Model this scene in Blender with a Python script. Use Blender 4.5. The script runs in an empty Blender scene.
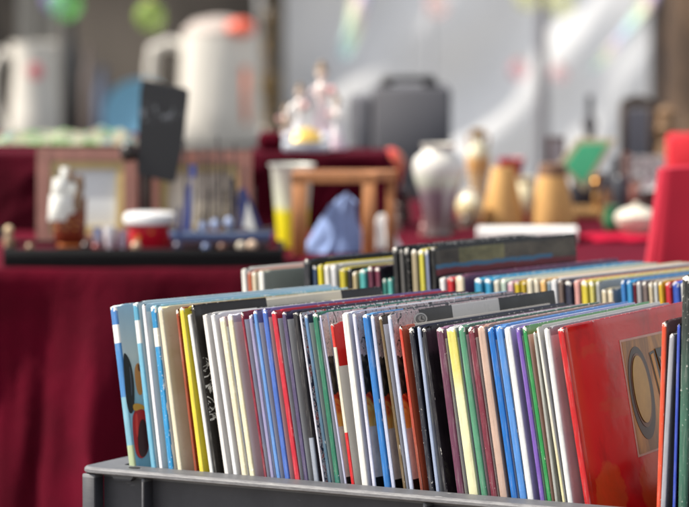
import bpy, math, random
from mathutils import Vector, Matrix, noise
random.seed(11)
S = bpy.context.scene
COL = S.collection
R = math.radians
PI = math.pi

# ------------------------------------------------------------------ camera model
F = 3780.0                     # focal length in photo pixels (photo is 689 wide)
CAMZ = 1.15
PITCH = math.atan(327.5 / F)
CAM = Vector((0, 0, CAMZ))
FWD = Vector((0, math.cos(PITCH), -math.sin(PITCH)))
UP = Vector((0, math.sin(PITCH), math.cos(PITCH)))

def ray(px, py):
    return Vector((1, 0, 0)) * ((px - 344.5) / F) + UP * (-(py - 253.5) / F) + FWD
def at_y(px, py, Y):
    d = ray(px, py); return CAM + d * (Y / d.y)
def at_z(px, py, z):
    d = ray(px, py); return CAM + d * ((z - CAMZ) / d.z)
def at_plane(px, py, p0, n):
    d = ray(px, py); return CAM + d * ((p0 - CAM).dot(n) / d.dot(n))
def zrow(py, Y):
    return at_y(344.5, py, Y).z
def xcol(px, Y):
    return at_y(px, 253.5, Y).x
def yrow(py, z):
    return at_z(344.5, py, z).y

def lin(c):
    def f(u):
        u /= 255.0
        return u / 12.92 if u <= .04045 else ((u + .055) / 1.055) ** 2.4
    return (f(c[0]), f(c[1]), f(c[2]))
ALB = .76
CAP = .64
def col(c, k=None):
    k = k or ALB; l = lin(c); return (min(l[0] * k, CAP), min(l[1] * k, CAP), min(l[2] * k, CAP), 1)

# ------------------------------------------------------------------ materials
class NT:
    def __init__(s, name):
        s.m = bpy.data.materials.new(name); s.m.use_nodes = True
        s.t = s.m.node_tree; s.n = s.t.nodes; s.n.clear()
        s.out = s.n.new('ShaderNodeOutputMaterial')
        s.b = s.n.new('ShaderNodeBsdfPrincipled')
        s.t.links.new(s.b.outputs[0], s.out.inputs[0])
    def new(s, typ, **kw):
        n = s.n.new(typ)
        for k, v in kw.items(): setattr(n, k, v)
        return n
    def link(s, a, b): s.t.links.new(a, b)
    def set(s, key, v):
        if hasattr(v, 'is_linked') or hasattr(v, 'links'): s.link(v, s.b.inputs[key])
        else: s.b.inputs[key].default_value = v
    def math(s, op, a, b=None, c=None):
        n = s.new('ShaderNodeMath', operation=op)
        for i, v in enumerate((a, b, c)):
            if v is None: continue
            if isinstance(v, (int, float)): n.inputs[i].default_value = v
            else: s.link(v, n.inputs[i])
        return n.outputs[0]
    def mix(s, f, a, b, blend='MIX'):
        n = s.new('ShaderNodeMix', data_type='RGBA', blend_type=blend)
        for i, v in ((0, f), (6, a), (7, b)):
            if isinstance(v, (int, float)): n.inputs[i].default_value = v
            elif isinstance(v, (tuple, list)): n.inputs[i].default_value = tuple(v) if len(v) == 4 else tuple(v) + (1,)
            else: s.link(v, n.inputs[i])
        return n.outputs[2]
    def obj(s):
        tc = s.new('ShaderNodeTexCoord'); return tc.outputs['Object']
    def noise(s, vec, scale, detail=3, rough=.55, dist=0):
        n = s.new('ShaderNodeTexNoise'); n.inputs['Scale'].default_value = scale
        n.inputs['Detail'].default_value = detail; n.inputs['Roughness'].default_value = rough
        n.inputs['Distortion'].default_value = dist
        s.link(vec, n.inputs['Vector']); return n.outputs['Fac']
    def scale(s, vec, x, y, z):
        n = s.new('ShaderNodeMapping'); n.inputs['Scale'].default_value = (x, y, z)
        s.link(vec, n.inputs['Vector']); return n.outputs[0]
    def ramp(s, fac, stops, interp='LINEAR'):
        n = s.new('ShaderNodeValToRGB'); cr = n.color_ramp; cr.interpolation = interp
        stops = sorted(stops, key=lambda q: q[0])
        while len(cr.elements) < len(stops): cr.elements.new(1)
        for e, (p, c) in zip(cr.elements, stops):
            e.position = min(max(p, 0), 1); e.color = c if len(c) == 4 else tuple(c) + (1,)
        s.link(fac, n.inputs[0]); return n.outputs[0]
    def bump(s, h, strength=.2, dist=.001):
        n = s.new('ShaderNodeBump'); n.inputs['Strength'].default_value = strength
        n.inputs['Distance'].default_value = dist; s.link(h, n.inputs['Height'])
        s.link(n.outputs[0], s.b.inputs['Normal'])

_mc = {}
def simple(c, rough=.5, metal=0, var=.12, sc=60, spec=.5, bump=0, coat=0):
    key = (tuple(c), rough, metal, var, sc, spec, bump, coat)
    if key in _mc: return _mc[key]
    m = NT('paint'); o = m.obj()
    n = m.noise(o, sc, 4)
    base = col(c)
    dark = tuple(v * (1 - var) for v in base[:3]) + (1,)
    lite = tuple(min(v * (1 + var), .88) for v in base[:3]) + (1,)
    m.set('Base Color', m.ramp(n, [(.3, dark), (.7, lite)]))
    m.set('Roughness', rough); m.set('Metallic', metal); m.set('Specular IOR Level', spec)
    if coat: m.set('Coat Weight', coat); m.set('Coat Roughness', .08)
    if bump: m.bump(n, bump, .002)
    _mc[key] = m.m; return m.m

def velvet(c, fold=0, sheen=.5, name='velvet'):
    m = NT(name); o = m.obj()
    n1 = m.noise(o, 9, 4, .6); n2 = m.noise(o, 900, 2)
    b = col(c)
    m.set('Base Color', m.ramp(n1, [(.3, tuple(v * .65 for v in b[:3])), (.7, tuple(v * 1.25 for v in b[:3]))]))
    m.set('Roughness', .95); m.set('Specular IOR Level', .1)
    m.set('Sheen Weight', sheen); m.set('Sheen Roughness', .45); m.b.inputs['Sheen Tint'].default_value = (1, .05, .16, 1)
    cr = m.math('ABSOLUTE', m.math('SUBTRACT', m.noise(m.scale(o, 1, 1, .45), 16, 5, .65, 1.2), .5))
    m.bump(m.math('ADD', m.math('MULTIPLY', n2, .12), m.math('MULTIPLY', cr, 2.0)), .55, .006)
    return m.m

def wood(c, sc=30, rough=.56):
    m = NT('wood'); o = m.obj(); v = m.scale(o, 6, 6, .6)
    n = m.noise(v, sc, 5, .6, 1.0); b = col(c)
    m.set('Base Color', m.ramp(n, [(.3, tuple(q * .6 for q in b[:3])), (.7, tuple(q * 1.2 for q in b[:3]))]))
    m.set('Roughness', rough); m.bump(n, .15, .001); return m.m

PAGES = []
def pages_mat(c):
    m = NT('page_edges'); o = m.obj(); v = m.scale(o, 1, .02, .02)
    n = m.noise(v, 1600, 2, .7); n2 = m.noise(o, 25, 3); b = col(c)
    f = m.ramp(n, [(.35, tuple(q * .72 for q in b[:3])), (.6, b[:3])])
    m.set('Base Color', m.mix(m.math('MULTIPLY', n2, .35), f, tuple(q * v2 for q, v2 in zip(b[:3], (.85, .75, .55)))))
    m.set('Roughness', .85); m.bump(n, .3, .0004); return m.m
for c in ((240, 238, 230), (228, 222, 205), (236, 236, 240), (214, 206, 190)): PAGES.append(pages_mat(c))

def spine_mat(h, t, bands, wear=.5, rough=.56):
    """bands: [(z_from, colour), ...] ascending from the foot of the spine."""
    m = NT('spine'); o = m.obj()
    sp = m.new('ShaderNodeSeparateXYZ'); m.link(o, sp.inputs[0]); X, Y, Z = sp.outputs
    zf = m.math('DIVIDE', Z, h)
    if len(bands) == 1: base = m.ramp(zf, [(0, col(bands[0][1])), (1, col(bands[0][1]))])
    else:
        soft = any(len(b) > 2 for b in bands)
        base = m.ramp(zf, [(b[0] / h, col(b[1])) for b in bands], 'LINEAR' if soft else 'CONSTANT')
    nlow = m.noise(o, 14 + random.random() * 9, 4, .6)
    base = m.mix(1, base, m.ramp(nlow, [(.3, (.74, .74, .75)), (.65, (1, 1, 1))]), 'MULTIPLY')
    rub = m.noise(m.scale(o, 1, 1, .06), 520, 4, .7)                       # long rubbed streaks and grime
    base = m.mix(m.math('MULTIPLY', m.math('MAXIMUM', m.math('SUBTRACT', rub, .52), 0), 1.1), base, (.62, .60, .56))
    base = m.mix(m.math('MULTIPLY', m.math('MAXIMUM', m.math('SUBTRACT', .46, rub), 0), 2.2), base, (.10, .09, .08))
    # paper showing through at the worn head of the spine, along its edges and in nicks
    n = m.noise(o, 420, 4, .65); n3 = m.noise(m.scale(o, 1, 1, .15), 700, 3, .6)
    e1 = m.math('MULTIPLY', m.math('SUBTRACT', Z, h - .007), 1 / .007)
    e1 = m.math('MAXIMUM', e1, 0)
    dx = m.math('MINIMUM', X, m.math('SUBTRACT', t, X))
    e2 = m.math('MAXIMUM', m.math('SUBTRACT', 1, m.math('MULTIPLY', dx, 1 / .0013)), 0)
    a = m.math('ADD', m.math('MULTIPLY', e1, .40), n)
    b = m.math('ADD', m.math('MULTIPLY', e2, .14), m.math('ADD', n3, m.math('MULTIPLY', m.math('SUBTRACT', m.noise(o, 22, 2), .62), .45)))
    wv = m.math('MAXIMUM', m.math('GREATER_THAN', a, .93 - .30 * wear), m.math('GREATER_THAN', b, .88 - .09 * wear))
    m.set('Base Color', m.mix(m.math('MULTIPLY', wv, .85), base, (.74, .71, .65)))
    m.set('Roughness', m.ramp(n, [(.3, (rough - .08,) * 3), (.75, (rough + .2,) * 3)]))
    n4 = m.noise(o, 60, 3)
    m.set('Specular IOR Level', .28)
    m.bump(m.math('ADD', n4, m.math('MULTIPLY', n, .45)), .35, .0009)
    return m.m

def cover_mat(h, c, art=None, wear=.4, rough=.3, W=.23, split=None):
    m = NT('cover'); o = m.obj()
    sp = m.new('ShaderNodeSeparateXYZ'); m.link(o, sp.inputs[0]); X, Y, Z = sp.outputs
    c0 = col(c)
    base = m.ramp(m.noise(o, 18, 4), [(.3, tuple(q * .85 for q in c0[:3])), (.7, c0[:3])])
    zt = m.math('SUBTRACT', h, Z)          # distance below the head
    if art == 'ornate':
        st = m.noise(m.scale(o, 1, 1, .5), 130, 4, .6, 2.5)
        top = m.ramp(st, [(.38, col((70, 60, 62))), (.48, col((214, 196, 196))), (.58, col((190, 150, 152))), (.68, col((235, 228, 226)))])
        mid = m.ramp(m.noise(o, 90, 4, .6, 1), [(.42, col((40, 36, 36))), (.6, col((96, 84, 76)))])
        fire = m.ramp(m.noise(o, 42, 3, .5, .6), [(.36, col((60, 34, 26))), (.46, col((196, 60, 40))), (.55, col((222, 164, 84))), (.66, col((230, 206, 160)))])
        low = m.ramp(m.noise(o, 50, 4), [(.35, col((190, 168, 168))), (.65, col((222, 206, 202)))])
        wob = m.math('ADD', zt, m.math('MULTIPLY', m.math('SUBTRACT', m.noise(o, 55, 3), .5), .02))
        base = m.mix(m.math('GREATER_THAN', wob, .034), top, mid)
        base = m.mix(m.math('GREATER_THAN', wob, .068), base, fire)
        base = m.mix(m.math('GREATER_THAN', zt, .094), base, low)
        base = m.mix(m.math('GREATER_THAN', zt, .1355), base, col((30, 26, 26)))
    elif art == 'lineart':
        n = m.noise(o, 38, 3, .6, 3.0)
        ln = m.math('LESS_THAN', m.math('ABSOLUTE', m.math('SUBTRACT', n, .5)), .022)
        mask = m.math('MULTIPLY', m.math('GREATER_THAN', zt, .045), m.math('LESS_THAN', zt, .098))
        nz = m.math('GREATER_THAN', m.noise(o, 9, 2), .42)
        base = m.mix(m.math('MULTIPLY', m.math('MULTIPLY', ln, mask), nz), base, (.62, .62, .58))
    elif art == 'sky':
        f = m.math('MULTIPLY', zt, 1 / .15)
        base = m.ramp(f, [(0, col((150, 186, 208))), (.3, col((206, 216, 216))), (.55, col((150, 196, 216))), (1, col((120, 178, 206)))])
    elif art == 'gold':
        n = m.noise(o, 20, 4, .6, .8)
        f = m.ramp(n, [(.3, col((214, 204, 162))), (.7, col((236, 228, 200)))])
        base = m.mix(m.math('MULTIPLY', m.math('MULTIPLY', Y, 14), .5), f, col((186, 164, 96)))
    elif art == 'faded':
        base = m.ramp(m.noise(o, 22, 4, .6, 1), [(.35, col((28, 27, 30))), (.55, col((40, 38, 40))), (.7, col((76, 80, 66)))])
    elif art == 'lines':
        n = m.noise(m.scale(o, 1, 1, .03), 900, 2)
        base = m.ramp(n, [(.4, col((140, 142, 138))), (.6, col((186, 186, 180)))])
    elif art == 'red':
        f1 = m.noise(m.scale(o, 1, 1, .8), 17, 5, .6, .7)
        base = m.ramp(f1, [(.32, col((190, 6, 16))), (.5, col((232, 10, 22))), (.66, col((236, 18, 24))), (.82, col((226, 50, 30)))])
        br = m.noise(o, 34, 5, .65, .4)
        def puff(y0, z0, r):
            d2 = m.math('ADD', m.math('POWER', m.math('SUBTRACT', Y, y0), 2), m.math('POWER', m.math('SUBTRACT', zt, z0), 2))
            return m.math('SUBTRACT', 1, m.math('DIVIDE', m.math('SQRT', d2), r))
        lowm = m.math('MAXIMUM', puff(.040, .140, .034), puff(.125, .142, .036))
        flame = m.math('SUBTRACT', m.math('ADD', m.math('MULTIPLY', br, .9), m.math('MINIMUM', lowm, .5)), .62)
        flame = m.math('MULTIPLY', m.math('MAXIMUM', flame, 0), 4)
        base = m.mix(m.math('MINIMUM', flame, .42), base, col((236, 120, 50)))
        hz = m.math('MULTIPLY', m.math('SUBTRACT', m.noise(m.scale(o, 1, .5, 1.6), 15, 4, .6), .56), 5)
        hz = m.math('MULTIPLY', m.math('MINIMUM', m.math('MAXIMUM', hz, 0), .25), m.math('LESS_THAN', zt, .1))
        base = m.mix(hz, base, col((206, 104, 52)))
        near = m.math('MAXIMUM', m.math('SUBTRACT', 1, m.math('MULTIPLY', Y, 40)), 0)
        base = m.mix(m.math('MULTIPLY', near, m.math('MULTIPLY', br, .4)), base, col((190, 120, 40)))
    elif art == 'photo':
        n = m.noise(m.scale(o, 1, .5, 1), 45, 5, .65)
        land = m.ramp(n, [(.35, col((44, 38, 34))), (.5, col((70, 62, 54))), (.65, col((92, 84, 72)))])
        left = m.ramp(n, [(.35, col((84, 82, 52))), (.65, col((140, 134, 92)))])
        base = m.mix(m.math('MULTIPLY', m.math('GREATER_THAN', Y, .035), m.math('LESS_THAN', Y, .10)), land, left)
        zz = m.math('ADD', zt, m.math('MULTIPLY', m.math('SUBTRACT', m.noise(o, 60, 2), .5), .004))
        base = m.mix(m.math('MULTIPLY', m.math('GREATER_THAN', zz, .0165), m.math('LESS_THAN', Y, .17)), base, col((52, 110, 146)))
        base = m.mix(m.math('GREATER_THAN', zz, .0205), base, col((112, 26, 42)))
        base = m.mix(m.math('GREATER_THAN', zz, .026), base, col((22, 20, 22)))
        base = m.mix(m.math('LESS_THAN', zt, .003), base, col((26, 26, 28)))
    elif art == 'white_strip':
        base = m.mix(m.math('LESS_THAN', zt, .036), base, col((214, 40, 34)))
    elif art == 'panel':
        n = m.noise(o, 24, 4, .6, .6); tint = random.choice([((226, 226, 246), (240, 240, 255)), ((216, 216, 226), (240, 238, 244)), ((200, 206, 240), (232, 236, 255))])  # pale lavender tints carry the sky-lit shade of plain white covers
        pr = m.ramp(n, [(.34, col(tint[0], .82)), (.55, col(tint[1], .82)), (.7, col(tint[1], .82)), (.76, tuple(q * .9 for q in c0[:3]))])
        base = m.mix(m.math('GREATER_THAN', zt, random.uniform(.007, .012)), base, pr)
    elif art == 'speckle':
        n = m.noise(o, 160, 3, .6, 1)
        base = m.ramp(n, [(.36, col((70, 74, 96))), (.45, col((226, 224, 226))), (.56, col((196, 60, 54))), (.64, col((236, 232, 228)))], 'CONSTANT')
    if split:                                # printed fields that change colour along the cover's width
        for y0, cc in split:
            base = m.mix(m.math('GREATER_THAN', Y, y0), base, col(cc))
    n = m.noise(o, 300, 4, .65)
    dy = m.math('MINIMUM', m.math('SUBTRACT', h, Z), m.math('SUBTRACT', W, Y))
    e = m.math('MAXIMUM', m.math('SUBTRACT', 1, m.math('MULTIPLY', dy, 1 / .0022)), 0)
    wv = m.math('GREATER_THAN', m.math('ADD', n, m.math('MULTIPLY', e, .2)), .90 - .18 * wear)
    m.set('Base Color', m.mix(m.math('MULTIPLY', wv, .8), base, (.70, .67, .62)))
    m.set('Specular IOR Level', .36 if art == 'red' else .3)
    m.set('Roughness', m.ramp(m.noise(o, 40, 4), [(.3, (max(rough - .07, .05),) * 3), (.7, (rough + .1,) * 3)]))
    hb_ = m.noise(o, 35, 3)
    if art == 'red': hb_ = m.math('ADD', hb_, m.math('MULTIPLY', m.noise(m.scale(o, 1, .25, 1), 420, 3, .7), .16))
    m.bump(hb_, .22, .0012)
    return m.m

# ------------------------------------------------------------------ mesh helper
class MB:
    def __init__(s): s.v = []; s.f = []; s.mi = []
    def add(s, vs, fs, mi=0, M=None):
        o = len(s.v)
        s.v += [(M @ Vector(v)) if M else Vector(v) for v in vs]
        for i, f in enumerate(fs):
            s.f.append([k + o for k in f]); s.mi.append(mi[i] if isinstance(mi, list) else mi)
        return s
    def box(s, a, b, mi=0, M=None, bev=0):
        (x0, y0, z0), (x1, y1, z1) = a, b
        if bev:
            e = bev; prof = [(x0 + e, y0), (x1 - e, y0), (x1, y0 + e), (x1, y1 - e), (x1 - e, y1), (x0 + e, y1), (x0, y1 - e), (x0, y0 + e)]
            cx, cy = (x0 + x1) / 2, (y0 + y1) / 2
            def ins(p, k): return (p[0] + (k if p[0] < cx else -k), p[1] + (k if p[1] < cy else -k))
            rings = [[ins(p, e * .7) + (z0,) for p in prof], [p + (z0 + e,) for p in prof], [p + (z1 - e,) for p in prof], [ins(p, e * .7) + (z1,) for p in prof]]
            return s.loft(rings, True, True, mi, M)
        vs = [(x0, y0, z0), (x1, y0, z0), (x1, y1, z0), (x0, y1, z0), (x0, y0, z1), (x1, y0, z1), (x1, y1, z1), (x0, y1, z1)]
        return s.add(vs, [(0, 3, 2, 1), (4, 5, 6, 7), (0, 1, 5, 4), (1, 2, 6, 5), (2, 3, 7, 6), (3, 0, 4, 7)], mi, M)
    def loft(s, rings, cap0=True, cap1=True, mi=0, M=None, closed=True):
        n = len(rings[0]); vs = [p for r in rings for p in r]; fs = []
        for i in range(len(rings) - 1):
            for j in range(n if closed else n - 1):
                k = (j + 1) % n
                fs.append((i * n + j, i * n + k, (i + 1) * n + k, (i + 1) * n + j))
        if cap0: fs.append(tuple(reversed(range(n))))
        if cap1: fs.append(tuple(range((len(rings) - 1) * n, len(rings) * n)))
        return s.add(vs, fs, mi, M)
    def lathe(s, prof, seg=28, mi=0, M=None, sx=1, sy=1):
        rings = [[(r * sx * math.cos(2 * PI * j / seg), r * sy * math.sin(2 * PI * j / seg), z) for j in range(seg)] for r, z in prof]
        return s.loft(rings, prof[0][0] > 1e-6, prof[-1][0] > 1e-6, mi, M)
    def ball(s, c, r, mi=0, M=None, seg=16, rz=None, ry=None):
        rz = rz or r; ry = ry or r; nr = 9
        rings = []
        for i in range(nr + 1):
            a = -PI / 2 + PI * i / nr; q = max(math.cos(a), .02)
            rings.append([(c[0] + r * q * math.cos(2 * PI * j / seg), c[1] + ry * q * math.sin(2 * PI * j / seg), c[2] + rz * math.sin(a)) for j in range(seg)])
        return s.loft(rings, True, True, mi, M)
    def tube(s, pts, r, seg=10, mi=0, M=None):
        pts = [Vector(p) for p in pts]; rr = r if isinstance(r, (list, tuple)) else [r] * len(pts)
        rings = []; ref = None
        for i, p in enumerate(pts):
            t = (pts[min(i + 1, len(pts) - 1)] - pts[max(i - 1, 0)]).normalized()
            if ref is None: ref = Vector((0, 0, 1)) if abs(t.z) < .9 else Vector((1, 0, 0))
            a = t.cross(ref).normalized(); b = a.cross(t); ref = b
            rings.append([tuple(p + a * math.cos(2 * PI * j / seg) * rr[i] + b * math.sin(2 * PI * j / seg) * rr[i]) for j in range(seg)])
        return s.loft(rings, True, True, mi, M)
    def prism(s, poly, y0, y1, mi=0, M=None):
        """poly: (x, z) outline, thickened along y."""
        n = len(poly)
        vs = [(x, y0, z) for x, z in poly] + [(x, y1, z) for x, z in poly]
        fs = [tuple(range(n)), tuple(reversed(range(n, 2 * n)))] + [(j, j + n, (j + 1) % n + n, (j + 1) % n) for j in range(n)]
        return s.add(vs, fs, mi, M)
    def grid(s, fn, nu, nv, mi=0, M=None):
        vs = [fn(i / nu, j / nv) for j in range(nv + 1) for i in range(nu + 1)]
        fs = [(j * (nu + 1) + i, j * (nu + 1) + i + 1, (j + 1) * (nu + 1) + i + 1, (j + 1) * (nu + 1) + i) for j in range(nv) for i in range(nu)]
        return s.add(vs, fs, mi, M)
    def build(s, name, mats, parent=None, angle=38):
        me = bpy.data.meshes.new(name); me.from_pydata([tuple(v) for v in s.v], [], s.f); 
        for m in (mats if isinstance(mats, (list, tuple)) else [mats]): me.materials.append(m)
        for p, i in zip(me.polygons, s.mi): p.material_index = i; p.use_smooth = True
        import bmesh
        bm = bmesh.new(); bm.from_mesh(me); bmesh.ops.recalc_face_normals(bm, faces=bm.faces); bm.to_mesh(me); bm.free()
        try: me.set_sharp_from_angle(angle=R(angle))
        except Exception: pass
        o = bpy.data.objects.new(name, me); COL.objects.link(o)
        if parent: o.parent = parent
        return o

def tag(o, label=None, cat=None, group=None, kind=None):
    if label: o['label'] = label
    if cat: o['category'] = cat
    if group: o['group'] = group
    if kind: o['kind'] = kind
    return o
def thing(name, loc, label, cat, rotz=0, group=None):
    o = bpy.data.objects.new(name, None); COL.objects.link(o); o.empty_display_size = .02
    o.location = loc; o.rotation_euler = (0, 0, rotz)
    return tag(o, label, cat, group)

# ------------------------------------------------------------------ world, sun, camera
# the sun stands to the left and very slightly in front of the tent's plane
SUN_EL = R(50)
sd = Vector((-.995, -.06, 0)).normalized() * math.cos(SUN_EL) + Vector((0, 0, math.sin(SUN_EL)))
w = bpy.data.worlds.new('World'); S.world = w; w.use_nodes = True
wn = w.node_tree.nodes; wn.clear()
sky = wn.new('ShaderNodeTexSky'); sky.sky_type = 'NISHITA'; sky.sun_disc = False
sky.sun_elevation = SUN_EL; sky.sun_rotation = math.atan2(sd.x, sd.y); sky.dust_density = 2.0
bg = wn.new('ShaderNodeBackground'); bg.inputs[1].default_value = .12
wo = wn.new('ShaderNodeOutputWorld')
hs = wn.new('ShaderNodeHueSaturation'); hs.inputs['Saturation'].default_value = .3      # hazy, milky sky
w.node_tree.links.new(sky.outputs[0], hs.inputs['Color']); w.node_tree.links.new(hs.outputs[0], bg.inputs[0]); w.node_tree.links.new(bg.outputs[0], wo.inputs[0])
sl = bpy.data.lights.new('sun', 'SUN'); sl.energy = 3.5; sl.angle = R(.53); sl.color = (1, .92, .80)
so = bpy.data.objects.new('sun', sl); COL.objects.link(so)
so.rotation_euler = (-sd).to_track_quat('-Z', 'Y').to_euler(); so.location = sd * 20

cd = bpy.data.cameras.new('camera'); cam = bpy.data.objects.new('camera', cd); COL.objects.link(cam)
cam.location = CAM; cam.rotation_euler = (PI / 2 - PITCH, 0, 0)
cd.sensor_width = 36; cd.lens = F / 689 * 36; cd.clip_start = .05; cd.clip_end = 300
cd.dof.use_dof = True; cd.dof.focus_distance = 3.04; cd.dof.aperture_fstop = 7.8; cd.dof.aperture_blades = 0
S.camera = cam
S.view_settings.view_transform = 'Standard'; S.view_settings.look = 'None'
S.view_settings.exposure = 1.06; S.view_settings.gamma = 1; S.view_settings.use_curve_mapping = False
S.cycles.max_bounces = 8

# ------------------------------------------------------------------ crate geometry frames
RIMZ = .697; FLOORZ = .527
TH1 = R(30)
U1 = Vector((math.cos(TH1), -math.sin(TH1), 0)); V1 = Vector((math.sin(TH1), math.cos(TH1), 0))
C1 = at_z(77.5, 466.5, RIMZ)

def crate_mat():
    m = NT('grey_plastic'); o = m.obj()
    n = m.noise(o, 30, 5, .65); n2 = m.noise(m.scale(o, .25, 1, 1), 160, 5, .7); n3 = m.noise(o, 6, 3)
    base = m.ramp(n, [(.3, col((84, 86, 92))), (.7, col((108, 110, 114)))])
    base = m.mix(m.math('MULTIPLY', n3, .4), base, col((100, 100, 102)))
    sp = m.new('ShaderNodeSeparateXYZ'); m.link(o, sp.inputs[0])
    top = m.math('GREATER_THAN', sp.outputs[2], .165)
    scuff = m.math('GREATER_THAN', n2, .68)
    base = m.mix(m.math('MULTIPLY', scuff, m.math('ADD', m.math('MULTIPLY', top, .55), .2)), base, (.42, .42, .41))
    base = m.mix(top, m.mix(1, base, (.34, .34, .38), 'MULTIPLY'), base)  # plastic darkened below the rim to carry the shade under the flange
    m.set('Base Color', base); m.set('Roughness', .5); m.set('Specular IOR Level', .3); m.bump(n2, .3, .0006); return m.m
def lip_mat():
    m = NT('worn_lit_edge'); o = m.obj(); n = m.noise(m.scale(o, .3, 1, 1), 240, 5, .7)
    m.set('Base Color', m.ramp(n, [(.36, col((96, 96, 100))), (.66, col((128, 128, 130))), (.82, col((190, 188, 184)))]))  # worn edge, paler all along so the lip looks lit
    m.set('Roughness', .6); m.bump(n, .5, .001); return m.m
CRM = crate_mat(); LIPM = lip_mat()

def crate(origin, th, L, D, label):
    root = thing('plastic_crate', (origin.x, origin.y, FLOORZ - .004), label, 'crate', -th, 'grey plastic crates of albums')
    H = RIMZ - FLOORZ + .004; wo_, wi = .016, .020        # wall outer, inner offset from the rim's outer line
    b = MB()
    b.box((wo_, wo_, 0), (L - wo_, D - wo_, .004))
    b.box((wo_, wo_, .004), (L - wo_, wi, H - .004)); b.box((wo_, D - wi, .004), (L - wo_, D - wo_, H - .004))
    b.box((wo_, wi, .004), (wi, D - wi, H - .004)); b.box((L - wi, wi, .004), (L - wo_, D - wi, H - .004))
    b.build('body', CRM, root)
    # rim: rounded-corner flange with a thick rolled outer lip
    def rr(off, r, z):
        pts = []
        for cx, cy, a0 in ((L - off - r, off + r, -90), (L - off - r, D - off - r, 0), (off + r, D - off - r, 90), (off + r, off + r, 180)):
            for k in range(9):
                a = R(a0 + 90 * k / 8); pts.append((cx + r * math.cos(a), cy + r * math.sin(a), z))
        return pts
    m = MB()
    m.loft([rr(.026, .004, H - .008), rr(.0265, .004, H - .001), rr(.0275, .004, H), rr(.003, .012, H)], False, False, 0)
    m.loft([rr(.003, .012, H), rr(.0012, .0138, H - .0006), rr(0, .015, H - .002), rr(0, .015, H - .0042), rr(.001, .014, H - .005)], False, False, 1)
    m.loft([rr(.001, .014, H - .005), rr(.024, .004, H - .006), rr(.026, .004, H - .008)], False, False, 0)
    m.build('rim', [CRM, LIPM], root)
    for x, wd in [(.003, .0128), (.062, .0032), (L / 2, .0032), (L - .064, .0032), (L - .0158, .0128)]:
        q = MB(); q.box((x, .0022, 0), (x + wd, wo_, H - .0062), 0, None, .0008)
        q.build('rib', [CRM], root)
    q = MB(); q.prism([(.028, H - .0062), (.050, H - .0062), (.047, H - .0105), (.031, H - .0105)], .009, wo_ - .0002); q.build('grip_tab', [CRM], root)
    for x in (.047, L - .05):
        q = MB(); q.lathe([(.0035, H + .0001), (.0035, H + .0006), (.0015, H + .0004)], 16, 0, Matrix.Translation((x, .0155, 0)) @ Matrix.Scale(1.5, 4, (1, 0, 0)))
        q.build('drain_hole', simple((30, 30, 32), .8), root)
    return root
crate(C1, TH1, .66, .275, 'dark grey plastic crate with scuffed pale rim holding the front row of albums')

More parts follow.
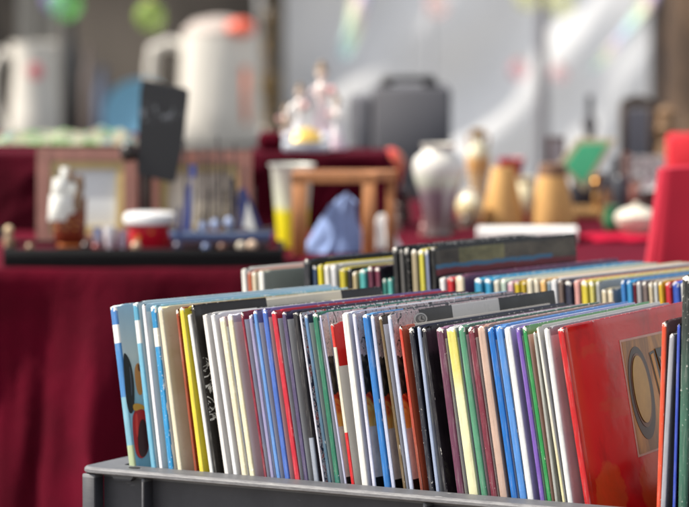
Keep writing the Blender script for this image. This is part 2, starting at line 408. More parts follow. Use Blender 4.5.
# ------------------------------------------------------------------ albums
def album(P, yaw, e, t, h, W, spine, cover, art, label, wear, split=None, grp='', left=None, rough=.3, bulge=0):
    d = Vector((math.sin(yaw), math.cos(yaw), 0))
    z = (e - d * e.dot(d)).normalized(); x = d.cross(z)
    root = thing('comic_album', P, label, 'album', 0, grp)
    root.rotation_mode = 'QUATERNION'
    root.rotation_quaternion = Matrix((x, d, z)).transposed().to_quaternion()
    b_ = min(.0017, t * .24); rs = min(.0018, t * .26)
    out = [(0, W, 1), (0, W * .82, 1), (0, W * .64, 1), (0, W * .46, 1), (0, W * .28, 1), (0, .0125, 1), (.0006, .0095, 1), (.0001, .0065, 1), (0, rs + .0005, 1)]
    NA = 9
    ex = random.choice([.3, .4, .55, .7])
    for j in range(NA + 1):
        a = PI * j / NA
        out.append((t / 2 - t / 2 * math.cos(a), rs * (1 - max(math.sin(a), 0) ** ex), 0))
    out += [(t, rs + .0005, 2), (t - .0001, .0065, 2), (t - .0006, .0095, 2), (t, .0125, 2), (t, W * .28, 2), (t, W * .46, 2), (t, W * .64, 2), (t, W * .82, 2), (t, W, 2)]
    inn = [(t - b_, W), (t - b_, rs + .0015), (b_, rs + .0015), (b_, W)]
    n = len(out); poly = [(p[0], p[1]) for p in out] + inn
    dent = [random.random() for _ in range(4)]
    rings = []
    for zz, ins in ((0, .0005), (.001, 0), (h * .25, 0), (h * .45, 0), (h * .6, 0), (h * .75, 0), (h * .88, 0), (h - .006, 0), (h - .0016, .0001), (h - .0004, .0004), (h, .0009)):
        ring = []
        for k, (px, py) in enumerate(poly):
            qx, qy, qz = px, py, zz
            if k < n and ins:
                s_ = 1 if px < t * .5 else -1
                if out[k][2] != 0: qx += s_ * ins * .6
                else:
                    qy += ins * 1.0; qx += s_ * ins * .5
            if zz >= h - .0017 and py < .012:              # worn, rounded shoulders at the head of the spine
                q = abs(2 * px / t - 1); f = (zz - (h - .0017)) / .0017
                qz -= f * ((.0030 + .0022 * dent[0]) * q ** 3 * max(0, 1 - py / .012) + .0016 * dent[1] * max(0, 1 - py / .004))
            if 0 < zz < h and bulge and out and k < n and py > .012: pass
            ring.append((qx, qy, qz))
        rings.append(ring)
    by, bz = (random.uniform(-.0007, .0009), random.uniform(-.0011, .0011)) if bulge else (0, 0)
    def bend(p): return (p[0] + by * math.sin(PI * min(p[1] / W, 1)) * (p[2] / h) + bz * 4 * (p[2] / h) * (1 - p[2] / h), p[1], p[2])
    m = MB(); N = len(poly); vs = [bend(p) for r in rings for p in r]; fs = []; mi = []
    for i in range(len(rings) - 1):
        for j in range(N):
            k = (j + 1) % N
            fs.append((i * N + j, i * N + k, (i + 1) * N + k, (i + 1) * N + j))
            if j < n - 1:
                a, b2 = out[j][2], out[k][2]
                mi.append(0 if (a == 0 or b2 == 0) else (2 if a == 2 else 1))
            else: mi.append(1)
    top = (len(rings) - 1) * N
    # head and foot caps: left board, spine, right board strips between outer and inner outlines
    iL, iR = list(range(0, 9 + NA // 2 + 1)), list(range(9 + NA // 2, n))
    for base_, flip in ((0, True), (top, False)):
        caps = [(iL + [n + 2, n + 3], 1), (iR + [n + 0, n + 1], 1), ([9 + NA // 2, n + 1, n + 2], 0)]
        for c_, mm in caps:
            c_ = [base_ + q for q in c_]
            fs.append(tuple(reversed(c_)) if flip else tuple(c_)); mi.append(mm)
    m.add(vs, fs, mi)
    sm = spine_mat(h, t, spine, wear)
    lm = cover_mat(h, left or cover, None, wear, rough, W, split)
    rm = cover_mat(h, cover, art, wear, rough, W, split)
    m.build('cover', [sm, lm, rm], root, 50)
    if t > .0032:
        p = MB(); sag = .0035 + .003 * dent[2]
        x0_, x1_, y0_, y1_ = b_ + .0001, t - b_ - .0001, rs + .0018, W - .003
        ys_ = [y0_ + (y1_ - y0_) * q / 5 for q in range(6)]
        p.loft([[bend((x0_, y, z)) for y in ys_] + [bend((x1_, y, z)) for y in reversed(ys_)] for z in [.003 + (h - sag - .003) * q / 7 for q in range(8)]]); p.build('pages', random.choice(PAGES), root)
    return root, x, d, z

def wave_interp(x, tab):
    for (a, va), (b, vb) in zip(tab, tab[1:]):
        if x <= b: return va + (vb - va) * max(0, (x - a)) / (b - a)
    return tab[-1][1]

def row(items, p0, nrm, yaw_tab, rim, where, grp, floor, wdef, tmax=1.0):
    """items: dicts with the spine's left edge at head (xt, yt) and where it passes line rim (xb), and width w in photo pixels."""
    B = []
    for it in items:
        Pt = at_plane(it['xt'], it['yt'], p0, nrm)
        yb = it.get('yb') or rim(it['xb'])
        yaw = R(it.get('yaw') if it.get('yaw') is not None else wave_interp(it['xt'], yaw_tab))
        d = Vector((math.sin(yaw), math.cos(yaw), 0)); nl = Vector((-math.cos(yaw), math.sin(yaw), 0))
        lo, hi = -.35, .5                   # lean (radians) that brings the spine's edge through the rim point
        for _ in range(40):
            al = (lo + hi) / 2; e = Vector((0, 0, math.cos(al))) + nl * math.sin(al)
            def pix(q):
                r_ = q - CAM; f_ = r_.dot(FWD); return 344.5 + F * r_.x / f_, 253.5 - F * r_.dot(UP) / f_
            a_, b_ = 0, .3
            for _k in range(30):
                c_ = (a_ + b_) / 2
                if pix(Pt - e * c_)[1] < yb: a_ = c_
                else: b_ = c_
            if pix(Pt - e * a_)[0] < it['xb']: lo = al
            else: hi = al
        s = (Pt.z - floor) / e.z
        P = Pt - e * s; z = e; x = d.cross(z)
        h = (Pt - P).dot(z)
        k = F / Pt.y; ra = math.atan((it['xt'] - 344.5) / F)
        t = it['w'] / (k * math.cos(yaw - ra) * 1.0)
        B.append(dict(it=it, P=P, e=e, yaw=yaw, d=d, x=x, z=z, h=h, t=t, W=it.get('W', wdef)))
    for i, b in enumerate(B):
        if i + 1 < len(B):
            c = B[i + 1]; av = 9
            for yy in (0.0, min(b['W'], c['W'])):
                for hh in (0, .17, min(b['h'], c['h'])):
                    p = b['P'] + b['d'] * yy + b['z'] * hh
                    av = min(av, (c['P'] - p).dot(c['x']) / b['x'].dot(c['x']))
            b['av'] = av
            if av < .0022: print('TIGHT', i, b['it']['n'], round(av * 1000, 2), 'mm; wanted', round(b['t'] * 1000, 2))
            b['t'] = max(min(b['t'] * random.uniform(.80, 1.0), av - .0004, .013), .0018)
    for i, b in enumerate(B):
        it = b['it']
        if it.get('label'): lab = it['label']
        else:
            l_ = items[i - 1]['n'] if i else None; r_ = items[i + 1]['n'] if i + 1 < len(items) else None
            dsc = it.get('d') or it['n']
            if l_ and r_: lab = f"{dsc} album {where}, between {l_} and {r_}"
            elif r_: lab = f"{dsc} album {where}, first on the left beside {r_}"
            else: lab = f"{dsc} album {where}, last on the right beside {l_}"
        h = b['h']; sp = it['c']
        if isinstance(sp[0], (int, float)): bands = [(0, sp)]
        else:                                               # [(photo y where the colour starts going down, colour), ...] from the head
            k = F / b['P'].y; bands = []
            ys = [q[0] for q in sp]
            soft = it.get('soft')
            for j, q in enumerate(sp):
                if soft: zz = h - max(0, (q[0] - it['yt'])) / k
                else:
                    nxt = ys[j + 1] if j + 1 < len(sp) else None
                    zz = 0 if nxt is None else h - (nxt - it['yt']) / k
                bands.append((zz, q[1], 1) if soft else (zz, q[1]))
            bands.sort(key=lambda q: q[0])
        cov = it.get('cov') or (sp if isinstance(sp[0], (int, float)) else sp[0][1])
        b['obj'] = album(b['P'], b['yaw'], b['e'], b['t'], h, b['W'], bands, cov, it.get('art'), lab, it.get('wear', .4 + .4 * random.random()),
                         it.get('split'), grp, it.get('left'), it.get('rough', .3), 0 if it['n'] in ('blue-white banded', 'bright red', 'portrait') else 1)[0]
    return B

def A(n, xt, yt, w, xb, c, **k):
    return dict(n=n, xt=xt, yt=yt, w=w, xb=xb, c=c, **k)
WHT = (232, 230, 226); LAV = (186, 188, 214); CRM_ = (232, 224, 198)
BL = (70, 130, 190); LB = (104, 168, 200); OB = (40, 140, 196)
front = [
 A('blue-white banded', 109, 305.5, 6.5, 128, [(305, (66, 124, 188)), (326, (232, 232, 230)), (345, (64, 128, 188)), (400, (120, 170, 190)), (450, (176, 190, 150)), (480, (190, 194, 150))], cov=(206, 222, 230), art='sky', d='blue album spine with a white band, sky-coloured cover', W=.228,
   label='outermost left album, white-banded blue spine, dark blob and red patch on its cover'),
 A('sky-blue banded', 132, 302, 6, 151, [(302, (88, 162, 194)), (322, (226, 228, 224)), (345, (110, 176, 204))], cov=(196, 216, 224), d='light blue white-banded', wear=.7),
 A('thin white', 141.3, 304, 4.6, 159.5, (232, 232, 236), cov=(180, 210, 226)),
 A('bright blue banded', 150, 305.5, 7, 167, [(305, (36, 136, 190)), (329, (236, 232, 220)), (349, (38, 140, 196))], cov=(150, 200, 218), wear=.95, d='bright blue white-tipped'),
 A('cream', 157, 307, 4.5, 177, (226, 218, 190), cov=(216, 208, 172), art='gold', d='cream broad-covered', wear=.8),
 A('thin brick-brown', 175.5, 309, 2.6, 194.5, (150, 66, 36), cov=(150, 66, 36)),
 A('yellow', 178.8, 307, 8, 199.5, (226, 208, 66), cov=(230, 212, 60), left=(150, 70, 40)),
 A('slim white', 186.8, 313.5, 3.5, 208.5, (230, 230, 226), cov=(220, 218, 212)),
 A('black line-drawn', 190.5, 305, 3, 213.5, (38, 36, 34), cov=(40, 36, 34), art='lineart', split=[(.085, (226, 218, 196)), (.175, (40, 38, 40))], d='black-covered white-line-drawn'),
 A('white', 202, 313.5, 6.5, 224.5, (234, 230, 226), cov=(226, 222, 218), wear=.8, split=[(.06, (50, 48, 46)), (.15, (230, 222, 204))]),
 A('pure white', 210, 313.5, 6.5, 232.2, (236, 236, 238), cov=(226, 228, 232)),
 A('ragged cream', 218.5, 316.5, 5.5, 240, (234, 226, 194), cov=(206, 176, 180), wear=1.0),
 A('cream grey-covered', 226.5, 314.5, 5.5, 249, (236, 228, 192), cov=(200, 202, 220), wear=1.0),
 A('dark crimson', 240, 311.5, 7.5, 263, (134, 30, 52), cov=(150, 40, 66)),
 A('lavender', 248.2, 314, 3.5, 270, (150, 146, 184), cov=(132, 124, 168)),
 A('light blue', 252.5, 310, 7.5, 276.5, (96, 144, 208), cov=(128, 130, 180)),
 A('royal blue', 261.5, 309, 6.6, 284.8, (70, 108, 192), cov=(120, 110, 168)),
 A('red', 270.6, 310.5, 9, 293.5, (196, 34, 54), cov=(206, 40, 60)),
 A('dark purple', 281.5, 311.5, 9.5, 303.5, (82, 72, 108), cov=(74, 64, 96)),
 A('black grey-footed', 292.3, 311.5, 6, 313, [(311, (38, 37, 42)), (442, (150, 158, 172))], cov=(50, 46, 54)),
 A('speckled', 299, 312.5, 3.6, 323, (206, 208, 220), cov=(210, 212, 222), art='speckle'),
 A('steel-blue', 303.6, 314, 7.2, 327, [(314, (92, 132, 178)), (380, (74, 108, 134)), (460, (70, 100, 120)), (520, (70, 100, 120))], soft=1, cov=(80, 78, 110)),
 A('bottle-green', 312, 312.5, 6, 334.5, [(312, (40, 116, 90)), (480, (40, 112, 98))], cov=(64, 128, 106), wear=.8),
 A('ornate lavender', 318.6, 313.5, 3.2, 343, LAV, cov=LAV, art='ornate', d='ornate lavender-spined', wear=.6),
 A('red-tipped', 330, 323, 7.2, 351.2, [(323, (216, 44, 32)), (349, (236, 228, 206)), (437, (214, 32, 38))], cov=(236, 230, 216), art='white_strip', d='cream red-ended'),
 A('plump white', 341.3, 312.5, 9, 361.2, (236, 234, 228), cov=(206, 210, 226), wear=.7, split=[(.07, (240, 240, 240)), (.15, (150, 190, 214))]),
 A('pale lilac', 351.6, 312.5, 4, 371, (210, 212, 232), cov=LAV, art='ornate', d='pale lilac ornate-covered', wear=.6),
 A('azure', 361.5, 314, 7.6, 382.5, (40, 118, 192), cov=(90, 150, 204), split=[(.05, (60, 60, 64))]),
 A('greyish ornate', 370, 314.5, 3.6, 392, (196, 202, 226), cov=LAV, art='ornate', wear=.6),
 A('brown', 378.2, 315, 7, 401.5, (108, 88, 58), cov=(86, 76, 66), wear=.7),
 A('portrait', 386.8, 314, 4, 408.8, (196, 204, 228), cov=(180, 180, 200), art='ornate', d='ornate white-panelled', split=[(.040, (62, 58, 56)), (.088, (222, 218, 212)), (.158, (34, 33, 34))], W=.245),
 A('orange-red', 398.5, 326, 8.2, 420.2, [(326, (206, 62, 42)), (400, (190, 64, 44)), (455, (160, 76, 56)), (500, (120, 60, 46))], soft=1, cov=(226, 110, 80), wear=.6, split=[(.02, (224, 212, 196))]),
 A('black speck-headed', 408, 327, 6.8, 428, (38, 40, 52), cov=(34, 34, 46), wear=.9),
 A('blue-grey', 416.5, 325.5, 4, 436, (158, 172, 200), cov=(30, 32, 62)),
 A('black faded-covered', 421.5, 327, 3.6, 442, (34, 32, 40), cov=(36, 34, 36), art='faded'),
 A('plum', 435.5, 327.6, 8, 457, (104, 54, 80), cov=(150, 110, 140)),
 A('yellow-cream', 445.5, 327, 9, 467.5, [(327, (240, 236, 218)), (333, (226, 214, 110)), (370, (228, 218, 120)), (400, (236, 232, 188)), (500, (232, 230, 186))], soft=1, cov=(176, 178, 180), wear=.7),
 A('sage-green', 457.5, 326, 8.5, 481, (84, 148, 116), cov=(76, 120, 100)),
 A('maroon', 467.3, 327, 7.6, 490.5, (122, 44, 62), cov=(150, 90, 100)),
 A('tan', 476.8, 326, 8.4, 499.8, (200, 170, 154), cov=(176, 140, 126)),
 A('strong blue', 486.8, 327, 7.2, 510, (24, 112, 196), cov=(60, 132, 208)),
 A('cornflower', 494.8, 326, 7.5, 518, (82, 144, 218), cov=(96, 150, 216)),
 A('clean white', 503.5, 327, 6.8, 526.3, (234, 236, 242), cov=(196, 198, 222)),
 A('violet', 515.2, 327, 5.4, 538, (122, 88, 180), cov=(150, 124, 196)),
 A('grass-green', 522, 326, 8.8, 546, (44, 148, 78), cov=(110, 176, 120)),
 A('grey ruled', 532.6, 331, 3, 554, (176, 178, 170), cov=(170, 172, 168), art='lines', left=(206, 130, 60)),
 A('ivory', 536, 326, 6.3, 561.5, [(326, (236, 234, 226)), (420, (236, 232, 214)), (470, (234, 226, 178)), (520, (234, 226, 178))], soft=1, cov=(234, 232, 222)),
 A('white grey-covered', 543.2, 327.6, 6.2, 567, (236, 236, 234), cov=(176, 174, 178)),
 A('bright red', 557, 327.5, 6, 583.5, (200, 28, 34), cov=(190, 16, 24), art='red', W=.245, rough=.16, label='glossy red album showing its whole cover with a framed letter O'),
 A('orange', 662, 321, 6, 655.5, (232, 84, 50), cov=(150, 112, 112), yb=500, W=.22, label='worn orange-spined album standing just right of the red cover', wear=.8),
 A('silver-grey', 669.5, 333, 6, 662, (168, 168, 176), cov=(150, 150, 156), yb=500, W=.21, label='silver-grey album right of the orange spine'),
 A('thin blue', 677.4, 323, 3.2, 672, (60, 84, 190), cov=(40, 44, 60), yb=500, W=.21, label='thin blue album squeezed beside the tall black one'),
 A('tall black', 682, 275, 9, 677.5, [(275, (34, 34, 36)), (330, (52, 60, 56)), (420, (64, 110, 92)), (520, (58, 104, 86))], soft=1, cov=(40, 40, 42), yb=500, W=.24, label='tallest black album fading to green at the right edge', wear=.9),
]
P0 = C1 + V1 * .034
for it in front:
    if not it.get('art') and not it.get('split') and it['xt'] < 545 and it['n'] not in ('thin brick-brown', 'yellow', 'black grey-footed', 'black speck-headed', 'clean white', 'pure white', 'tan', 'sky-blue banded'):
        it['art'] = 'panel'
yaw1 = [(100, 47), (160, 46), (230, 43), (300, 39.5), (430, 34), (490, 31), (560, 29.5), (640, 28), (700, 28)]
rim1 = lambda x: 463 + (x - 130) * .0763
B1 = row(front, P0, V1, yaw1, rim1, 'in front crate', 'albums filed in the front crate', FLOORZ, .225)

# things printed on covers that need a shape of their own
def chaikin(p, n=2):
    for _ in range(n):
        p = [q for a, b in zip(p, p[1:] + p[:1]) for q in ((.75 * a[0] + .25 * b[0], .75 * a[1] + .25 * b[1]), (.25 * a[0] + .75 * b[0], .25 * a[1] + .75 * b[1]))]
    return p
def decal(B, name, poly, mat, lift, parent=None, thick=.0003):
    """Polygon (photo pixels) on the right-hand cover of album B, as a thin raised print part."""
    x, d, z = B['x'], B['d'], B['z']; p0 = B['P'] + x * B['t']
    loc = []
    for px, py in poly:
        q = at_plane(px, py, p0, x) - B['P']
        loc.append((q.dot(d), q.dot(z)))
    t0 = B['t'] + lift
    m = MB(); n = len(loc)
    m.add([(t0, a, b) for a, b in loc] + [(t0 - thick, a, b) for a, b in loc],
          [tuple(range(n)), tuple(reversed(range(n, 2 * n)))] + [(j, (j + 1) % n, (j + 1) % n + n, j + n) for j in range(n)])
    return m.build(name, mat, parent or B['obj'])
red = next(b for b in B1 if b['it']['n'] == 'bright red')
lab = decal(red, 'cover_label', [(619, 340.5), (664, 330.5), (672, 445), (638, 457.5)], simple((222, 176, 156), .35), .0004)
def gold_mat():
    m = NT('label_print'); o = m.obj(); n = m.noise(m.scale(o, 1, 1, .3), 60, 4, .6, .5)
    m.set('Base Color', m.ramp(n, [(.35, col((130, 84, 26))), (.5, col((186, 130, 44))), (.65, col((222, 164, 66)))])); m.set('Roughness', .3); return m.m
decal(red, 'label_print', [(621, 342.3), (663, 333), (670, 443.5), (639.3, 454.8)], gold_mat(), .0007, lab)
def ell(cx, cy, a, b, tilt, n=40, off=0):
    out = []
    for k in range(n):
        q = 2 * PI * k / n; ex, ey = a * math.cos(q), b * math.sin(q)
        out.append((cx + ex * math.cos(tilt) - ey * math.sin(tilt), cy + ex * math.sin(tilt) + ey * math.cos(tilt)))
    return out
tl = R(-9)
decal(red, 'lettering', ell(641, 393, 11.6, 47, tl), simple((58, 30, 20), .3), .0010, lab)
decal(red, 'lettering', ell(640.4, 390.4, 8.9, 37.5, tl), simple((116, 70, 34), .3), .0013, lab)
decal(red, 'lettering', ell(640.1, 389.4, 7.6, 34, tl), simple((206, 172, 76), .3), .0019, lab)
decal(red, 'lettering', [(648, 353), (653, 350), (664, 392), (664, 415), (660, 400)], simple((40, 26, 18), .3), .0010, lab)
decal(red, 'lettering', [(649.5, 355), (652, 353), (662.5, 396), (661, 400)], simple((220, 158, 34), .3), .0013, lab)
decal(red, 'lettering', [(653.5, 349), (668, 345), (670, 398), (661, 374)], simple((38, 24, 18), .3), .0016, lab)
decal(red, 'lettering', [(657, 357), (668, 354), (668, 380), (661, 366)], simple((188, 160, 120), .3), .0019, lab)
b0 = B1[0]
for poly, c_, lf in (([(123, 352), (127, 355), (131, 364), (134, 382), (134.5, 402), (133, 413), (129.5, 414), (126, 402), (124, 376)], (24, 24, 28), .0004),
    ([(128.5, 366), (130, 368), (131.5, 382), (131.8, 396), (130.8, 396), (130, 382)], (70, 76, 88), .0007),
    ([(134, 370), (137, 362), (141, 366), (143, 380), (142.4, 394), (139, 396), (136, 388)], (206, 142, 78), .0004),
    ([(137, 364), (140, 365), (141, 371), (138, 372)], (120, 66, 34), .0007),
    ([(132, 420), (134, 411), (140, 408), (146, 412), (149, 428), (149.5, 442), (147, 454), (142, 459), (137, 457), (134, 446)], (182, 28, 34), .0006),
    ([(139, 422), (143, 418), (147, 428), (148.4, 448), (144, 458), (139, 456), (137, 440)], (60, 18, 22), .0009), ([(134.5, 414), (137, 413), (138, 432), (136.6, 440), (135, 428)], (222, 60, 52), .0009),
    ([(132, 406), (135, 403), (143, 405), (146, 410), (140, 409), (134, 412)], (214, 160, 60), .0008)):
    decal(b0, 'cover_print', chaikin(poly), simple(c_, .3), lf)
pt = next(b for b in B1 if b['it']['n'] == 'portrait')
decal(pt, 'cover_print', ell(420.3, 319, 6.6, 6.2, 0, 24), simple((196, 192, 186), .35), .0004)
decal(pt, 'cover_print', ell(420.3, 319, 5.0, 4.8, 0, 24), simple((96, 92, 90), .35), .0007)
decal(pt, 'cover_print', ell(420.5, 318.6, 3.4, 3.2, 0, 18), simple((150, 144, 138), .35), .0010)
decal(pt, 'cover_print', [(420, 319), (420.4, 316.2), (421, 316.2), (421, 318.6), (423, 319.4), (422.8, 320), (420.2, 319.6)], simple((40, 38, 38), .35), .0013)

# second crate behind
TH2 = R(18)
U2 = Vector((math.cos(TH2), -math.sin(TH2), 0)); V2 = Vector((math.sin(TH2), math.cos(TH2), 0))
Q0 = at_z(240, 268, CAMZ - .315)
C2 = Q0 - V2 * .032 - U2 * .10
crate(Vector((C2.x, C2.y, RIMZ)), TH2, .70, .30, 'second grey crate half hidden behind the front row of albums')
back = [
 A('white', 241, 268, 5.8, 0, (234, 232, 224), wear=.5),
 A('coral', 247.3, 270.5, 3.4, 0, (222, 120, 84)),
 A('creamy', 251.3, 271, 5.5, 0, (232, 216, 186)),
 A('pale grey', 258, 270.5, 4.6, 0, (236, 234, 226), cov=(160, 164, 152), wear=.5),
 A('black', 303, 259, 8, 0, (34, 36, 44), wear=.5, d='black white-tipped'),
 A('navy', 312, 265, 4.5, 0, (50, 72, 104)),
 A('lemon', 317.2, 263.7, 6, 0, (236, 218, 40)),
 A('offwhite', 323.7, 264.6, 5.5, 0, (230, 226, 218), cov=(228, 222, 206)),
 A('light grey', 329.8, 264.6, 7.4, 0, (214, 214, 216), cov=(206, 206, 206)),
 A('mustard', 338.5, 268, 7.4, 0, (196, 180, 40)),
 A('coal', 347, 268, 4.5, 0, (36, 34, 38)),
 A('beige', 352, 271, 6, 0, (190, 172, 130)),
 A('teal', 358.8, 269, 7.4, 0, (70, 162, 160)),
 A('burgundy', 367, 266.5, 6.4, 0, (100, 34, 62)),
 A('wine', 374.5, 266.5, 4.4, 0, (112, 40, 66), cov=(46, 34, 46)),
 A('sea-green', 382, 278, 4.4, 0, (56, 136, 124)),
 A('aqua', 387, 278, 4.6, 0, (90, 180, 170)),
 A('tall black', 392, 246.5, 6, 0, (30, 30, 32), wear=.8),
 A('tall charcoal', 398.5, 248.5, 5, 0, (92, 90, 88), cov=(30, 30, 32)),
 A('tall jet', 404, 247, 6, 0, (26, 26, 28), wear=1),
 A('tall sand', 411, 249, 6.6, 0, (166, 152, 122), left=(30, 30, 30)),
 A('tall yellow', 418, 249, 6, 0, (214, 204, 76), wear=.9),
 A('tall blue-grey', 424.5, 249, 5, 0, (140, 150, 178), cov=(40, 40, 44)),
 A('tall landscape', 430, 247, 4.5, 0, (28, 28, 30), cov=(60, 58, 54), art='photo', W=.206, label='tall black album with a brown landscape cover standing high in the back crate'),
 A('chalk-white', 438.5, 277, 7.5, 0, (234, 232, 230)),
 A('scarlet', 446.5, 277, 7.2, 0, (206, 30, 40)),
 A('cream purple-covered', 454.6, 275, 8.5, 0, (232, 216, 188), cov=(116, 66, 98)),
 A('cerulean', 474, 278, 8.6, 0, (44, 150, 192), wear=.8),
 A('sky blue', 483.6, 278.3, 8.5, 0, (50, 156, 200), wear=.8),
 A('eggshell', 493, 279.3, 6.6, 0, (226, 220, 200)),
 A('mint', 500.5, 279.5, 6, 0, (186, 206, 192)),
 A('pink', 507, 281, 6.4, 0, (226, 176, 190)),
 A('sun-yellow', 514, 281, 6, 0, (226, 196, 40)),
 A('ochre', 520.5, 281.5, 5.4, 0, (206, 176, 46)),
 A('ecru', 526.5, 278.5, 6.4, 0, (232, 222, 194)),
 A('bone', 533.5, 279, 6, 0, (234, 224, 200)),
 A('peach', 540, 279.3, 6, 0, (236, 188, 116)),
 A('slim slate', 547, 280, 3, 0, (150, 170, 182)),
 A('snow-white', 550.5, 278.5, 6.4, 0, (232, 232, 234)),
 A('taupe', 557.5, 279.6, 6.4, 0, (122, 104, 96)),
 A('midnight', 564.5, 280.5, 7, 0, (44, 48, 70)),
 A('salmon', 573.5, 279.6, 6.4, 0, (230, 168, 160)),
 A('canary', 580.5, 280.5, 7, 0, (226, 206, 60), wear=.9),
 A('pale yellow', 588.5, 280.5, 6.6, 0, (234, 222, 120), wear=1),
 A('ash', 595.6, 281, 4.6, 0, (170, 172, 170), cov=(176, 180, 176)),
 A('low cream', 601, 288.6, 5.4, 0, (226, 212, 178)),
 A('low buff', 607.3, 289, 5, 0, (230, 216, 186), cov=(150, 152, 150)),
 A('bright azure', 620.5, 280, 5, 0, (50, 128, 200), wear=.6),
 A('turquoise', 626.2, 280.3, 6, 0, (64, 152, 208)),
 A('thin ruby', 632.8, 281.5, 2.8, 0, (130, 30, 48)),
 A('silver', 636.2, 281, 5.4, 0, (172, 168, 170)),
 A('mushroom', 642, 281.7, 5.4, 0, (124, 108, 104)),
 A('torn vanilla', 648, 281.3, 5, 0, (226, 210, 176), wear=1),
 A('frost', 653.5, 281.4, 4, 0, (212, 212, 208)),
 A('gold', 658, 281.2, 6.4, 0, (232, 186, 44)),
 A('cherry', 665, 281.8, 6.4, 0, (200, 34, 52)),
 A('ultramarine', 672, 281.2, 6.6, 0, (50, 90, 190)),
 A('thin white', 680, 282.3, 4.6, 0, (228, 226, 220)),
]
for it in back:
    it['xb'] = it['xt'] + 5.5 + random.uniform(-.2, .2); it['yb'] = it['yt'] + 100
for i, it in enumerate(back):
    tall = it['yt'] < 252
    it.setdefault('W', .23 if not tall else .185)
yaw2 = [(230, 44), (300, 43), (440, 42), (560, 41), (700, 40)]
B2 = row(back, Q0, V2, yaw2, None, 'in back crate', 'albums filed in the back crate', FLOORZ, .23)

# bench that carries both crates (below the picture)
bx0 = min(C1.x, C2.x) - .03
bench = thing('market_bench', (.15, 3.3, 0), 'low wooden bench under the two grey crates', 'bench')
m = MB(); m.box((-.42, -.62, .495), (.52, .62, FLOORZ - .0045), 0, None, .004); m.build('bench_top', wood((130, 104, 76)), bench)
for sx in (-.38, .42):
    for sy in (-.56, .50):
        m = MB(); m.box((sx, sy, 0), (sx + .06, sy + .06, .494)); m.build('leg', wood((110, 88, 64)), bench)

# ================================================================== the stall behind
TZ = .761
ALB = .95; CAP = .68
def px(Y): return Y / F                     # metres per photo pixel at depth Y
VEL = velvet((72, 0, 20), sheen=.12); VELD = velvet((60, 0, 17), sheen=.1)
CLOTH = None
# ---- front stall table with velvet cover
T0 = yrow(268, TZ); TXL = at_y(-30, 268, T0).x; TXR = .95; TYB = 5.38
tab = thing('stall_table', ((TXL + TXR) / 2, (T0 + TYB) / 2, 0), 'long stall table crowded with bric-a-brac behind the albums', 'table')
ox, oy = tab.location.x, tab.location.y
m = MB(); m.box((TXL + .02 - ox, T0 + .02 - oy, TZ - .035), (TXR - .02 - ox, TYB - .02 - oy, TZ - .007)); m.build('table_top', wood((120, 96, 70)), tab)
for sx in (TXL + .05, TXR - .09):
    for sy in (T0 + .06, TYB - .1):
        m = MB(); m.box((sx - ox, sy - oy, 0), (sx + .04 - ox, sy + .04 - oy, TZ - .036)); m.build('leg', simple((60, 60, 62), .5), tab)
def drape(x0, x1, y0, y1, ztop, zbot, seed, amp=.028, freq=26):
    """One cloth: flat on top, rounded over the front and both ends, hanging in folds."""
    m = MB(); rad = .008
    def fold(s, k):                      # s: running length, k: 0 at the top, 1 at the hem
        a = noise.noise(Vector((s * freq * .35, k * 1.3, seed))) * 1.3 + math.sin(s * freq * .55 + 2.5 * noise.noise(Vector((s * 3, 0, seed))) + k * .8) * .55
        b_ = noise.noise(Vector((s * freq * 1.2 + k * 2.5, k * 3.2, seed + 7))) * .35
        return (a + b_) * amp * min(1, k * 5) ** 1.0 + amp * .5 * k
    def top(u, v):
        x = x0 + (x1 - x0) * u; y = y0 + (y1 - y0) * v
        return (x, y, ztop + .0012 * noise.noise(Vector((x * 14, y * 14, seed))))
    m.grid(top, 60, 14)
    per = (y1 - y0) * 2 + (x1 - x0)
    def hang(u, v):
        s = u * per; k = v
        if s < y1 - y0: p = Vector((x0, y1 - s)); n = Vector((-1, 0))
        elif s < y1 - y0 + x1 - x0: p = Vector((x0 + s - (y1 - y0), y0)); n = Vector((0, -1))
        else: p = Vector((x1, y0 + s - (y1 - y0) - (x1 - x0))); n = Vector((1, 0))
        if k < .04: off = rad * math.sin(k / .04 * PI / 2); z = ztop - rad * (1 - math.cos(k / .04 * PI / 2))
        else: off = rad + fold(s, (k - .04) / .96); z = ztop - rad - (ztop - rad - zbot) * (k - .04) / .96
        if k == 0: z = ztop + .0012 * noise.noise(Vector((p.x * 14, p.y * 14, seed)))
        return (p.x + n.x * off, p.y + n.y * off, z)
    m.grid(hang, 420, 40)
    return m
m = drape(TXL - ox, TXR - ox, T0 - oy, TYB - oy, TZ - .001, .03, 3.1, .055, 38)
tag(m.build('tablecloth', VEL, None, 80), 'dark crimson velvet cloth hanging in folds over the long stall table', 'tablecloth').location = (ox, oy, 0)

# ---- velvet-covered riser at the back of the table
RY0, RY1 = 4.86, 5.34; RZ = zrow(153, RY0)
for xa, xb_, y1_, sd_, lb in ((-40, 150, RY1, 9.4, 'deep velvet covered riser step at the left back of the stall table'), (252, 384, 4.97, 4.1, 'narrow velvet covered riser step under the porcelain figurines')):
    RXL, RXR = at_y(xa, 153, RY0).x, at_y(xb_, 153, RY0).x
    ris = thing('display_riser', ((RXL + RXR) / 2, (RY0 + y1_) / 2, TZ), lb, 'riser')
    m = drape(RXL - ris.location.x, RXR - ris.location.x, RY0 - ris.location.y, y1_ - ris.location.y, RZ - TZ, .003, sd_, .008, 40)
    m.build('velvet_cover', VELD, ris, 80)
    m = MB(); m.box((RXL + .006 - ris.location.x, RY0 + .006 - ris.location.y, .0005), (RXR - .006 - ris.location.x, y1_ - .006 - ris.location.y, RZ - TZ - .004)); m.build('box', wood((110, 90, 70)), ris)
RZT = RZ + .001

